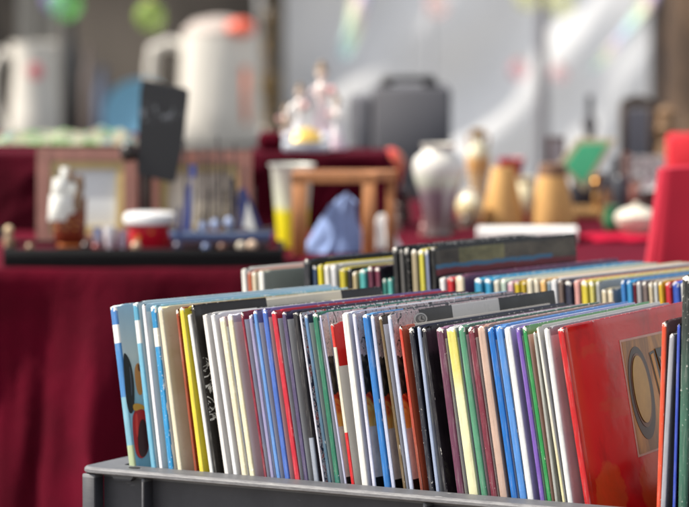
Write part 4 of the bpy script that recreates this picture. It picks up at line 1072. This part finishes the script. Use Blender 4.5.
# white sign board and small plates
Y = 5.24; k = px(Y)
sb = thing('tile_panel', on(TZ + .0005, 642, Y=Y), 'white panel with grey floral patches above the tureen', 'panel')
gz = lambda py, Y=Y: zrow(py, Y) - TZ
def tilemat():
    m = NT('tile_print'); o = m.obj(); n = m.noise(o, 130, 3, .6, 1.2)
    m.set('Base Color', m.ramp(n, [(.42, col((120, 112, 116))), (.5, col((222, 218, 214)))])); m.set('Roughness', .3); return m.m
m = MB(); m.box((-22 * k, 0, gz(176)), (22 * k, .006, gz(157))); m.build('panel', tilemat(), sb)
m = MB(); m.box((-20 * k, .0065, 0), (-16 * k, .012, gz(160))); m.box((16 * k, .0065, 0), (20 * k, .012, gz(160))); m.build('posts', wood((100, 60, 40)), sb)
for pxx, pyc, r, Yp, c, lb in ((650, 183, 8, 5.18, (226, 222, 218), 'small round white plate standing under the floral panel'), (630, 188, 7, 5.16, (196, 150, 130), 'small pinkish plate left of the round white plate'), (636, 184, 6, 5.2, (150, 120, 110), 'small brown saucer behind the pinkish plate')):
    k = px(Yp); root = thing('plate', on(TZ + .0005, pxx, Y=Yp), lb, 'plate'); zc = zrow(pyc, Yp) - TZ
    M = Matrix.Translation((0, 0, zc)) @ Matrix.Rotation(R(84), 4, 'X')
    m = MB(); m.lathe([(.0001, 0), (r * .6 * k, 0), (r * k, r * .22 * k), (r * k, r * .3 * k), (r * .58 * k, r * .1 * k), (.0001, r * .1 * k)], 24, 0, M); m.build('dish', simple(c, .3), root)
    m = MB(); m.box((-.004, .002, 0), (.004, .01, zc - r * k * .5)); m.box((-.008, -.006, 0), (.008, .02, .003)); m.build('plate_stand', simple((60, 44, 36), .5), root)
Y = yrow(214, TZ); P = on(TZ + .0005, 626, Y=Y)
turned('brown_post', P, [(5, 0), (5, 3), (3, 6), (4, 30), (3, 56), (4.5, 60), (.01, 62)], wood((104, 60, 42)), 'slim turned brown wooden post in front of the floral panel', 'post', 16)
for pxx, pyb, pr, c, lb, ct in (
    (607, 222, [(6, 0), (7, 2), (5, 10), (7, 20), (4, 28), (5, 32), (.01, 32)], (120, 84, 54), 'small brown turned pot between the candlestick and the green pot', 'pot'),
    (616, 205, [(8, 0), (9, 4), (9, 30), (5, 38), (5, 48), (.01, 48)], (40, 40, 46), 'tall black bottle left of the brown post', 'bottle'),
    (632, 212, [(7, 0), (8, 5), (8, 18), (4, 24), (.01, 24)], (150, 96, 84), 'small terracotta jar below the floral panel', 'jar'),
    (645, 214, [(6, 0), (7, 6), (5, 14), (7, 22), (.01, 22)], (70, 62, 60), 'dark squat pot below the round white plate', 'pot'),
    (655, 206, [(8, 0), (9, 6), (9, 40), (6, 50), (.01, 52)], (96, 76, 60), 'brown wooden jar close behind the draped chair', 'jar'),
    (574, 212, [(7, 0), (8, 6), (7, 18), (4, 26), (.01, 26)], (46, 44, 50), 'black squat bottle under the green panel', 'bottle'),
    (446, 214, [(5, 0), (6, 6), (4, 16), (5, 24), (.01, 24)], (120, 100, 92), 'brownish little vase behind the white vase', 'vase'),
    (404, 222, [(6, 0), (7, 6), (5, 16), (7, 30), (3, 36), (.01, 36)], (70, 60, 64), 'dark slender vase left of the white vase', 'vase')):
    Y = yrow(pyb, TZ); turned('trinket', on(TZ + .0005, pxx, Y=Y), pr, simple(c, .35, 0, .3, 90), lb, ct, 18)
# red bunched cloth over a basket
Y = 4.70; k = px(Y)
CRIM = velvet((172, 14, 48), sheen=.08, name='crimson_cloth')
m = MB(); hh = zrow(236, Y) - TZ
def bunch(u, v):
    a = u * 2 * PI; f = 1 + .10 * math.sin(a * 9 + 1) + .10 * noise.noise(Vector((math.cos(a) * 3, math.sin(a) * 3, v * 2)))
    rr_ = (1 - max(0, v - .8) * 4.8) * f
    return (math.cos(a) * .058 * rr_, math.sin(a) * .05 * rr_, hh * min(1, v * 1.2) * (1 + .06 * noise.noise(Vector((math.cos(a) * 2, math.sin(a) * 2, 3)))))
m.grid(bunch, 90, 16); o = m.build('bunched_cloth', CRIM, None, 80); o.location = on(TZ + .0005, 622, Y=Y); tag(o, 'bright crimson cloth bunched in folds below the tureen', 'cloth')
m = MB(); hh = zrow(243, Y + .02) - TZ
m.grid(lambda u, v: (bunch(u, v)[0] * .62, bunch(u, v)[1] * .7, bunch(u, v)[2] * .86), 90, 16); o = m.build('bunched_cloth', CRIM, None, 80); o.location = on(TZ + .0005, 592, Y=Y + .03); tag(o, 'smaller bunch of crimson cloth, next to the white box', 'cloth')

# ---- red draped chair standing in front of the table's right end
Y = 4.16; k = px(Y)
ch = thing('draped_chair', (xcol(690, Y), Y, 0), 'high-backed chair draped in bright crimson cloth at the right edge', 'chair')
zc = lambda py, Y=Y: zrow(py, Y)
RED = NT('crimson_cotton'); oo = RED.obj(); nn = RED.noise(oo, 700, 2); n9 = RED.noise(oo, 12, 3)
bb = col((172, 10, 44)); RED.set('Base Color', RED.ramp(n9, [(.3, tuple(q * .85 for q in bb[:3])), (.7, bb[:3])])); RED.set('Roughness', .9); RED.bump(nn, .4, .0008); RED = RED.m
m = MB()
rings = []
for i in range(13):
    v = i / 12; z = .12 + (zc(171) - .12) * v; py = 171 + (262 - 171) * (zc(171) - z) / (zc(171) - zc(262))
    xl = (660 - 690 - (py - 172) * .13) * k; xr = 46 * k + (py - 172) * .1 * k; n = 44; ring = []
    for j in range(n):
        a = 2 * PI * j / n; sx = abs(math.cos(a)) ** .2 * (1 if math.cos(a) > 0 else -1); sy = abs(math.sin(a)) ** .5 * (1 if math.sin(a) > 0 else -1)
        fo = (1 - v) * .014 * math.sin(j * 1.9 + 2)
        ring.append(((xl + xr) / 2 + (xr - xl) / 2 * sx, .03 + (.024 + .03 * (1 - v)) * sy + fo * .8, z + (.004 * (1 - sx * sx) if i == 12 else 0)))
    rings.append(ring)
m.loft(rings); m.build('back_cover', RED, ch, 70)
m = MB(); m.box((-.055, .012, 0), (-.02, .05, .119)); m.box((.025, .012, 0), (.055, .05, .119)); m.build('legs', wood((90, 60, 44)), ch)
Y = 5.05; k = px(Y)
m = MB(); hb = zrow(135, Y) - TZ
m.box((-22 * k, 0, 0), (30 * k, .05, hb), 0, None, .006); o = m.build('red_box', simple((190, 14, 34), .8)); o.location = on(TZ + .0005, 690, Y=Y); tag(o, 'plain red box standing behind the draped chair', 'box')

# ---- things on the riser
Y = 4.885; k = px(Y)
ck = thing('porcelain_casket', on(RZT, 307, Y=Y), 'blue and white porcelain casket with a gilt dome on the riser', 'casket')
BW = mat_ramp_z([(0, (206, 214, 232)), (.02, (216, 222, 238)), (.03, (170, 180, 214))], .25, (120, 136, 186), 120)
m = MB(); m.box((-24 * k, -.014, 0), (24 * k, .02, 10 * k), 0, None, .003); m.build('base', BW, ck)
m = MB(); m.lathe([(20 * k, 10.2 * k), (18 * k, 14 * k), (12 * k, 19 * k), (5 * k, 23 * k), (.0001, 24 * k)], 24, 0, None, 1, .7); m.build('dome', simple((222, 184, 96), .35, .3), ck)
for s in (-1, 1):
    m = MB(); m.ball((s * 19 * k, -.006, 14 * k), 5.5 * k); m.build('knob', BW, ck)
def lady(pxx, pyt, Y, c, c2, lb, pose=1):
    k = px(Y); root = thing('porcelain_figurine', on(RZT, pxx, Y=Y), lb, 'figurine', random.uniform(-.5, .5))
    H = (zrow(pyt, Y) - RZT)
    m = MB(); m.lathe([(H * .20, 0), (H * .21, H * .02), (H * .17, H * .12), (H * .12, H * .3), (H * .07, H * .48), (H * .06, H * .54), (H * .085, H * .64), (H * .08, H * .72), (H * .035, H * .77), (H * .03, H * .8)], 24); m.build('body', mat_ramp_z([(0, c2), (H * .5, c), (H * .8, (226, 204, 196))], .2, None, 60, .4), root)
    m = MB(); m.ball((0, 0, H * .87), H * .068, 0, None, 16, H * .085); m.build('head', simple((228, 204, 192), .3), root)
    m = MB(); m.ball((0, H * .015, H * .90), H * .078, 0, None, 14, H * .075); m.ball((0, H * .05, H * .97), H * .045); m.build('hair', simple((120, 98, 74), .4), root)
    m = MB()
    for s in (-1, 1): m.tube([(s * H * .08, 0, H * .70), (s * H * .17, -H * .03, H * .60), (s * H * .12 * pose, -H * .12, H * .62 + s * pose * H * .06)], [H * .03, H * .024, H * .017], 10)
    m.build('arms', simple(c, .25), root)
    m = MB(); m.ball((H * .12 * pose, -H * .12, H * .68), H * .05, 0, None, 12); m.build('bouquet', simple((216, 160, 160), .5, 0, .4, 200), root)
lady(300, 84, 4.935, (226, 222, 226), (206, 206, 220), 'white porcelain lady left of the taller figurine on the riser')
lady(322, 62, 4.945, (222, 204, 206), (196, 176, 190), 'tallest pinkish porcelain lady on the riser')
lady(337, 96, 4.92, (230, 224, 228), (190, 160, 176), 'white porcelain lady with a mauve skirt near the grey case', -1)
lady(286, 104, 4.945, (190, 170, 150), (170, 150, 160), 'small beige porcelain figure left of the white lady', -1)
Y = 5.0; k = px(Y)
cu = MB(); cu.box((-12 * k, 0, 0), (12 * k, .05, 17 * k), 0, None, .006); o = cu.build('velvet_pad', VEL); o.location = on(RZT, 270, Y=4.90); tag(o, 'small red velvet block on the riser left of the casket', 'display block')
# patterned green and yellow scarf lying on the left of the riser
def scarfmat():
    m = NT('printed_scarf'); o = m.obj(); n = m.noise(o, 26, 3, .6, 1.2)
    m.set('Base Color', m.ramp(n, [(.3, col((50, 70, 44))), (.42, col((84, 130, 66))), (.5, col((160, 166, 140))), (.57, col((120, 96, 74))), (.64, col((96, 140, 150))), (.72, col((146, 186, 40)))])); m.set('Roughness', .7); return m.m
m = MB(); Lx = 150 * px(5.06)
def sc_(u, v):
    return ((u - .5) * Lx, (v - .5) * .12, .002 + .022 * max(0, math.sin(PI * v)) ** .6 * (.7 + .5 * noise.noise(Vector((u * 9, v * 3, 2)))) * min(1, 8 * u, 8 * (1 - u)))
m.grid(sc_, 70, 14); o = m.build('printed_scarf', scarfmat(), None, 70); o.location = on(RZT, 66, Y=5.06); tag(o, 'crumpled green and yellow printed scarf on the riser', 'scarf')
# red and dark pieces right of the riser
Y = yrow(207, TZ); P = on(TZ + .0005, 391, Y=Y)
rp, k = turned('red_teapot', P, [(8, 0), (9, 2), (11, 30), (14, 40), (14, 48), (9, 55), (4, 58), (.01, 59)], mat_ramp_z([(0, (60, 40, 50)), (38 * px(Y), (190, 40, 56)), (59 * px(Y), (206, 60, 70))], .3, (214, 160, 60), 120), 'red and gilt pot standing behind the wooden frame', 'pot', 24)
m = MB(); m.tube([(13 * k, 0, 46 * k), (20 * k, 0, 50 * k), (22 * k, 0, 56 * k)], 2 * k, 8); m.build('spout', simple((60, 54, 60), .3), rp)

# ================================================================== second stall, further back
BZ = .66; BY0 = 7.7
bt_ = thing('rear_table', (-.7, 8.4, 0), 'low rear stall table with a dark cloth carrying the big white pots', 'table')
m = MB(); m.box((-.55, BY0 - 8.4, BZ - .03), (.56, 9.2 - 8.4, BZ - .003)); m.build('table_top', wood((90, 74, 60)), bt_)
for sx in (-.5, .45):
    for sy in (-.6, .7):
        m = MB(); m.box((sx, sy, 0), (sx + .05, sy + .05, BZ - .031)); m.build('leg', wood((80, 66, 54)), bt_)
m = drape(-.56, .57, BY0 - 8.4, 9.2 - 8.4, BZ, .02, 5.5, .03, 12); o = m.build('rear_cloth', simple((52, 48, 46), .9), None, 80); o.location = (-.7, 8.4, 0); tag(o, 'dark grey cloth over the rear stall table', 'tablecloth')
BZT = BZ + .003
ENAM = simple((202, 197, 188), .4, 0, .06, 20, .3)
# big white coffee pot
Y = 8.5; k = px(Y); P = on(BZT, 220, Y=Y)
pot = thing('coffee_pot', P, 'tall white enamel coffee pot behind the slate board', 'coffee pot')
hz_ = zrow(35, Y) - BZT
m = MB(); m.lathe([(42 * k, 0), (43 * k, .005), (41 * k, hz_ * .4), (38 * k, hz_ * .93), (37 * k, hz_), (34 * k, hz_ + .004)], 40); m.build('body', ENAM, pot)
m = MB(); m.lathe([(36.5 * k, hz_ + .002), (36 * k, hz_ + 5 * k), (26 * k, hz_ + 14 * k), (8 * k, hz_ + 18 * k), (.0001, hz_ + 18.5 * k)], 40); m.build('lid', simple((176, 164, 156), .4), pot)
m = MB(); m.ball((22 * k, -30 * k, hz_ + 8 * k), 15 * k, 0, None, 16, 9 * k); m.build('lid_glow_ball', simple((236, 96, 70), .3), pot)  # orange ball put in for the orange reflection at the lid
m = MB(); m.tube([(-36 * k, -.0, hz_ - 12 * k), (-50 * k, 0, hz_ - 8 * k), (-66 * k, 0, hz_ - 14 * k), (-68 * k, 0, hz_ - 34 * k), (-68 * k, 0, hz_ - 74 * k), (-58 * k, 0, hz_ - 96 * k), (-38 * k, 0, hz_ - 100 * k)], 6 * k, 12); m.build('handle', ENAM, pot)
m = MB(); m.box((24 * k, -34.5 * k, hz_ * .2), (30 * k, -29 * k, hz_ * .72), 0, None, .002); m.build('orange_glow_bar', simple((226, 120, 84), .4), pot)  # thin bar put in for the orange glow reflected on the pot
# white jug at left
Y = 8.2; k = px(Y); P = on(BZT, 36, Y=Y)
hz_ = zrow(42, Y) - BZT
jug = thing('enamel_jug', P, 'white enamel jug with a loop handle at the far left', 'jug')
m = MB(); m.lathe([(27 * k, 0), (28 * k, .004), (25 * k, hz_ * .35), (21 * k, hz_ * .8), (24 * k, hz_), (22 * k, hz_), (19 * k, hz_ * .8), (.01 * k, hz_ * .6)], 36); m.build('body', ENAM, jug)
m = MB(); m.tube([(-20 * k, 0, hz_ * .86), (-32 * k, 0, hz_ * .92), (-42 * k, 0, hz_ * .74), (-42 * k, 0, hz_ * .48), (-34 * k, 0, hz_ * .26), (-24 * k, 0, hz_ * .12)], 4.5 * k, 12); m.build('handle', ENAM, jug)
m = MB(); m.ball((2 * k, -23.2 * k, hz_ * .74), 8 * k, 0, None, 14, 8 * k, .6 * k); m.build('rose_mark', simple((206, 110, 116), .4), jug)
# blue plate on edge
Y = 8.05; k = px(Y); bp = thing('blue_plate', on(BZT, 141, Y=Y), 'large blue plate standing on edge behind the slate', 'plate')
r = 37 * k; zc_ = zrow(116, Y) - BZT
M = Matrix.Translation((0, 0, zc_)) @ Matrix.Rotation(R(82), 4, 'X')
m = MB(); m.lathe([(.0001, 0), (r * .6, 0), (r, r * .16), (r, r * .22), (r * .58, r * .06), (.0001, r * .06)], 36, 0, M); m.build('dish', simple((112, 164, 190), .45), bp)
m = MB(); m.box((-.03, .0, 0), (.03, .06, .01)); m.box((-.012, .026, .0102), (.012, .034, zc_ - .01)); m.build('plate_stand', simple((40, 36, 34), .5), bp)
# dark bottles / posts standing on the rear table
for pxx, rr_, pyt, Y, c, lb in ((72, 10, 14, 8.9, (34, 32, 32), 'thick dark bottle right of the white enamel jug'), (104, 9, 66, 8.7, (70, 80, 100), 'blue-grey bottle between dark bottle and blue plate'), (90, 7, 44, 8.95, (112, 100, 96), 'brownish tall bottle behind the blue-grey one')):
    k = px(Y); H = (zrow(pyt, Y) - BZT) / k
    turned('tall_bottle', on(BZT, pxx, Y=Y), [(rr_, 0), (rr_ * 1.05, 3), (rr_, H * .62), (rr_ * .55, H * .78), (rr_ * .42, H * .96), (rr_ * .5, H), (.01, H)], simple(c, .3), lb, 'bottle', 22)
Y = 8.8; k = px(Y); H = (zrow(8, Y) - BZT) / k
cl, k = turned('dark_lamp', on(BZT, 270, Y=Y), [(14, 0), (15, 4), (9, 12), (8, 40), (11, 52), (11, 60), (8, 66), (8, 110), (11, 118), (8, 126), (7, H), (.01, H)], mat_ramp_z([(0, (50, 44, 38)), (.1, (70, 58, 40)), (.3, (40, 36, 34))], .35, (150, 116, 50), 40), 'dark gilt-banded lamp stem right of the white coffee pot', 'lamp base', 22)
# grey case behind the white vase
Y = 5.85; k = px(Y); GZ = .0
gt = thing('rear_stand', (xcol(398, Y), Y + .2, 0), 'low stand hidden behind the stall table carrying the grey case', 'stand')
m = MB(); m.box((-.12, -.22, .66), (.62, .22, .70)); m.build('top', wood((84, 66, 52)), gt)
for sx in (-.11, .57):
    for sy in (-.2, .16):
        m = MB(); m.box((sx, sy, 0), (sx + .04, sy + .04, .659)); m.build('leg', wood((80, 64, 50)), gt)
gc = thing('grey_case', (xcol(398, Y), Y, .7005), 'dark grey square case with a black carrying handle', 'case')
h1 = zrow(88, Y) - .7005
GR = simple((74, 74, 80), .7, 0, .08, 15)
m = MB(); m.box((-26 * k, 0, 0), (53 * k, .16, h1), 0, None, .006); m.build('body', GR, gc)
m = MB(); m.box((-50 * k, .01, 0), (-26.5 * k, .15, h1 - 10 * k), 0, None, .006); m.build('side_pocket', simple((88, 88, 94), .7), gc)
m = MB(); m.tube([(-16 * k, .05, h1 - .001), (-14 * k, .05, h1 + 8 * k), (36 * k, .05, h1 + 8 * k), (39 * k, .05, h1 - .001)], 3.5 * k, 10); m.build('handle', simple((34, 32, 34), .5), gc)
m = MB()
for a in (-18, 26): m.box((a * k, .05, h1 + .0005), ((a + 12) * k, .09, h1 + 5 * k))
m.build('latch', simple((50, 46, 40), .5), gc)
# table mirror and carved column at right on the rear stand
Y = 5.95; k = px(Y)
mr = thing('table_mirror', (xcol(637, Y), Y, .7005), 'dark framed standing mirror in front of the tent', 'mirror')
z2 = lambda py, Y=Y: zrow(py, Y) - .7005
m = MB()
for a, b, c, d_ in ((-18, 160, -11, 104), (11, 160, 18, 104)): m.box((a * k, 0, z2(b)), (c * k, .012, z2(d_)), 0, None, .002)
m.prism([(-18.5 * k, z2(108)), (18.5 * k, z2(108)), (15 * k, z2(99)), (0, z2(95)), (-15 * k, z2(99))], .0005, .0115); m.box((-18 * k, .0005, z2(164)), (18 * k, .0125, z2(158)), 0, None, .002); m.build('frame', wood((72, 56, 44)), mr)
m = MB(); m.box((-10.8 * k, .004, z2(157)), (10.8 * k, .008, z2(109))); gm = NT('mirror_glass'); gm.set('Base Color', (.22, .24, .28, 1)); gm.set('Metallic', 1.0); gm.set('Roughness', .3); m.build('glass', gm.m, mr)
m = MB(); m.box((-3 * k, .0, 0), (3 * k, .02, z2(165)), 0, None, .002); m.box((-16 * k, -.03, .0005), (-3.5 * k, .06, .012)); m.box((3.5 * k, -.03, .0005), (16 * k, .06, .012)); m.build('foot', wood((64, 48, 38)), mr)
Y = 5.95; k = px(Y); H = (zrow(106, Y) - .7005) / k
turned('carved_column', (Vector((xcol(666, Y), Y, .7005))), [(12, 0), (13, 5), (9, 10), (8, H * .3), (11, H * .36), (8, H * .42), (10, H * .6), (7, H * .66), (12, H * .8), (9, H * .86), (11, H * .95), (5, H), (.01, H)], wood((126, 96, 66), 50), 'carved brown wooden column right of the mirror', 'column', 18)
Y = 6.0; k = px(Y); H = (zrow(95, Y) - .7005) / k
turned('dark_candleholder', Vector((xcol(589, Y), Y, .7005)), [(8, 0), (9, 3), (5, 8), (5, H - 36), (8, H - 30), (6, H - 24), (3.6, H - 20), (3.4, H), (.01, H)], simple((60, 58, 62), .4), 'thin dark candleholder left of the mirror', 'candleholder', 18)
Y = 5.3; k = px(Y)
sm_ = thing('small_frame', on(TZ + .0005, 556, Y=Y), 'small grey-brown frame rising behind the collared lampshade', 'picture frame')
zz3 = zrow(137, Y) - TZ; zb3 = zrow(175, Y) - TZ
m = MB(); m.box((-10 * k, 0, zb3), (-7 * k, .008, zz3)); m.box((6 * k, 0, zb3), (9 * k, .008, zz3)); m.box((-7 * k, .0003, zz3 - 3 * k), (6 * k, .0077, zz3)); m.build('frame', wood((110, 92, 84)), sm_)
m = MB(); m.box((-6.9 * k, .002, zb3), (5.9 * k, .006, zz3 - 3.1 * k)); m.build('backing', simple((176, 170, 172), .6), sm_)
m = MB(); m.box((-5 * k, .0085, 0), (4 * k, .016, zz3 - 6 * k)); m.build('strut', wood((80, 64, 54)), sm_)

# ================================================================== tent, poles, backdrop
TENT = NT('tent_canvas'); o_ = TENT.obj(); n_ = TENT.noise(o_, 3, 5, .6)
TENT.set('Base Color', TENT.ramp(n_, [(.3, (.66, .67, .69)), (.7, (.75, .755, .765))])); TENT.set('Roughness', .8)
TENT.bump(TENT.noise(o_, 8, 4), .3, .02); TENT = TENT.m
tent = thing('market_tent', (0, 0, 0), 'pale grey canvas market tent closing off the stalls behind', 'tent')
TY = 10.6
def canvas(u, v):
    x = -.30 + 2.1 * u; z = .0 + 3.2 * v
    a = x * .8 - z * .75
    y = TY + .012 * math.sin(a * 17 + 2 * noise.noise(Vector((x, z, 1)))) + .024 * noise.noise(Vector((a * 5.1, (x + z) * .8, 3))) + .018 * noise.noise(Vector((x * 4, z * 5, 8)))
    y -= .04 * max(0, 1 - abs((x - 1.05) - (z - 1.15) * .57) / .15)      # taut fold running up to the right
    return (x, y, z)
m = MB(); m.grid(canvas, 170, 170); m.build('wall_canvas', TENT, tent, 80)
Y = 9.4; k = px(Y)
m = MB(); m.tube([(xcol(541, Y), Y, 0), (xcol(541, Y), Y, 2.6)], 6 * k, 14); m.build('pole', simple((112, 110, 116), .5), tent)
Y = 9.9
m = MB(); m.tube([(xcol(430, Y), Y, 0), (xcol(430, Y), Y, 2.6)], 3 * k, 10); m.build('pole', simple((176, 178, 184), .4, .3), tent)
# dark hangings on the left behind the rear stall
def hang(x0, x1, Y, c, seed, name, label, amp=.07, fr=9, z1=3.2, rough=.9):
    mt = NT('hanging_cloth'); oo = mt.obj(); nn = mt.noise(mt.scale(oo, 1, 1, .35), 5, 4, .6); b = col(c)
    mt.set('Base Color', mt.ramp(nn, [(.3, tuple(q * .6 for q in b[:3])), (.7, tuple(q * 1.3 for q in b[:3]))])); mt.set('Roughness', rough)
    m = MB()
    m.grid(lambda u, v: (x0 + (x1 - x0) * u, Y + amp * (math.sin(u * fr + seed) + noise.noise(Vector((u * 6, v * 3, seed)))), z1 * v), 60, 40)
    o = m.build(name, mt.m, None, 80); tag(o, label, 'hanging'); return o
hang(-2.6, -.24, 10.4, (66, 60, 54), 2, 'dark_canvas', 'dark brown canvas hanging behind the white pots', .07, 9, 1.35)
hang(xcol(20, 9.9), xcol(62, 9.9), 9.9, (150, 146, 138), 5, 'grey_streamer', 'pale grey strip of cloth hanging behind the enamel jug', .02, 4, 1.3)
hang(xcol(262, 10.0), xcol(285, 10.0), 10.0, (60, 54, 46), 7, 'brown_strip', 'narrow dark strip of cloth at the edge of the tent', .02, 3, 1.3)
# tree trunk at the right edge, inside the tent mouth
tr = thing('tree_trunk', (xcol(714, 9.2), 9.2, 0), 'rough brown tree trunk at the right edge behind the stalls', 'tree')
def bark():
    m = NT('bark'); o = m.obj(); n = m.noise(m.scale(o, 1, 1, .25), 22, 5, .7, 1)
    m.set('Base Color', m.ramp(n, [(.35, col((44, 34, 28))), (.55, col((88, 68, 52))), (.7, col((130, 108, 88)))])); m.set('Roughness', .9); m.bump(n, .8, .02); return m.m
m = MB(); rings = []
for i in range(26):
    z = i * .11; rings.append([((.085 + .02 * noise.noise(Vector((math.cos(a) * 1.3, math.sin(a) * 1.3, z * 2)))) * (1.25 - .1 * z + (.5 * max(0, .3 - z))) * math.cos(a) - .03 * math.sin(z * 2.2), .08 * (1.2 - .1 * z) * math.sin(a), z) for a in [2 * PI * j / 22 for j in range(22)]])
m.loft(rings); m.build('trunk', bark(), tr, 70)
m = MB(); m.tube([(-.02, 0, 1.15), (-.07, -.02, 1.3), (-.08, -.03, 1.5)], [.03, .022, .012], 10); m.build('limb', bark(), tr)
hang(xcol(648, 9.8), xcol(676, 9.8), 9.8, (84, 74, 70), 11, 'brown_drape', 'dark brown drape hanging beside the tree trunk', .02, 3, 1.16)

# translucent balls on cords, added to stand in for coloured spots of light
GL = {}
def glass(c):
    m = NT('light_spot_tint'); m.set('Base Color', col(c, 1.0)); m.set('Roughness', .18)
    lw = m.new('ShaderNodeLayerWeight'); lw.inputs[0].default_value = .35
    m.set('Alpha', m.math('ADD', m.math('MULTIPLY', lw.outputs['Facing'], .3), .2)); return m.m
light_spots = ((66, 4, 16, 8.4, (100, 226, 90), 'bright green bauble hanging at the top left'), (54, 1, 12, 8.5, (150, 140, 214), 'lilac bauble beside the green one'), (150, 16, 15, 8.3, (170, 206, 80), 'yellow-green bauble hanging above the coffee pot handle'),
    (527, -3, 13, 9.0, (226, 222, 120), 'pale yellow bauble left of the tent pole'), (561, 2, 15, 9.1, (244, 222, 110), 'larger yellow bauble right of the tent pole'), (437, 6, 12, 9.2, (224, 160, 152), 'pale red bauble hanging before the tent'),
    (519, 70, 10, 9.0, (214, 120, 132), 'small pink-red bauble left of the tent pole, lower row'), (559, 73, 9, 9.1, (214, 140, 146), 'small faded pink bauble right of the tent pole, lower row'))
for a, b, r, Y, c, lb in light_spots:
    k = px(Y); P = at_y(a, b, Y)
    root = thing('light_spot_ball', P, lb, 'bauble', 0, 'coloured baubles hanging on cords')
    m = MB(); m.ball((0, 0, 0), r * k, 0, None, 24); m.build('ball', glass(c), root)
    m = MB(); m.lathe([(r * .28 * k, r * .96 * k), (r * .28 * k, r * 1.18 * k), (.0001, r * 1.2 * k)], 12); m.build('cap', simple((200, 180, 120), .3, .8), root)
    m = MB(); m.tube([(0, 0, r * 1.15 * k), (0, 0, 2.5 - P.z)], .0008, 6); m.build('cord', simple((190, 190, 186), .7), root)
def light_streak():  # tint of the ribbons added in place of rainbow streaks of light
    m = NT('iridescent_streak'); o = m.obj(); sp = m.new('ShaderNodeSeparateXYZ'); m.link(o, sp.inputs[0])
    f = m.math('FRACT', m.math('ADD', m.math('MULTIPLY', sp.outputs[0], 9), m.math('MULTIPLY', sp.outputs[2], 2.2)))
    m.set('Base Color', m.ramp(f, [(0, (.42, .40, .72)), (.25, (.35, .66, .76)), (.5, (.50, .74, .50)), (.7, (.76, .74, .46)), (.85, (.74, .52, .60)), (1, (.42, .40, .72))]))
    m.set('Roughness', .25); m.set('Alpha', .55); return m.m
FO = light_streak()
for pts_, Y, w_, lb in (([(362, -16), (360, 0), (355, 25), (348, 45), (344, 58)], 8.9, 12, 'iridescent translucent foil streamer hanging above the porcelain figurines'), ([(652, -16), (645, 8), (634, 24), (618, 42), (600, 62), (590, 70)], 9.0, 11, 'iridescent translucent foil streamer trailing before the tent at upper right')):
    P = at_y(pts_[0][0], pts_[0][1], Y); k = px(Y); root = thing('light_streak_ribbon', P, lb, 'streamer')
    q = [at_y(a, b, Y) - P for a, b in pts_]
    def strip(u, v):
        i = min(int(v * (len(q) - 1)), len(q) - 2); f = v * (len(q) - 1) - i; c = q[i].lerp(q[i + 1], f); ww = w_ * k * (1 - .45 * v)
        return (c.x + (u - .5) * 2 * ww, c.y + .02 * math.sin(u * 5 + v * 6), c.z + (u - .5) * ww * .5)
    m = MB(); m.grid(strip, 10, 24); m.build('ribbon', FO, root)
    m = MB(); m.tube([(0, 0, -.002), (0, 0, 2.5 - P.z)], .0008, 6); m.build('cord', simple((190, 190, 186), .7), root)
rail = MB(); rail.tube([(-1.4, 8.4, 2.505), (0, 8.75, 2.505), (1.6, 9.15, 2.505)], .012, 10); o = rail.build('hanging_rail', simple((150, 150, 154), .4)); tag(o, 'thin rail above the stalls carrying the bauble cords', 'rail')

# ground
m = MB(); m.box((-150, -150, -.05), (150, 150, 0)); 
gm = NT('paving'); o_ = gm.obj(); n_ = gm.noise(o_, 9, 6, .65)
gm.set('Base Color', gm.ramp(n_, [(.3, (.26, .25, .24)), (.7, (.36, .35, .33))])); gm.set('Roughness', .9)
tag(m.build('ground', gm.m), kind='structure')
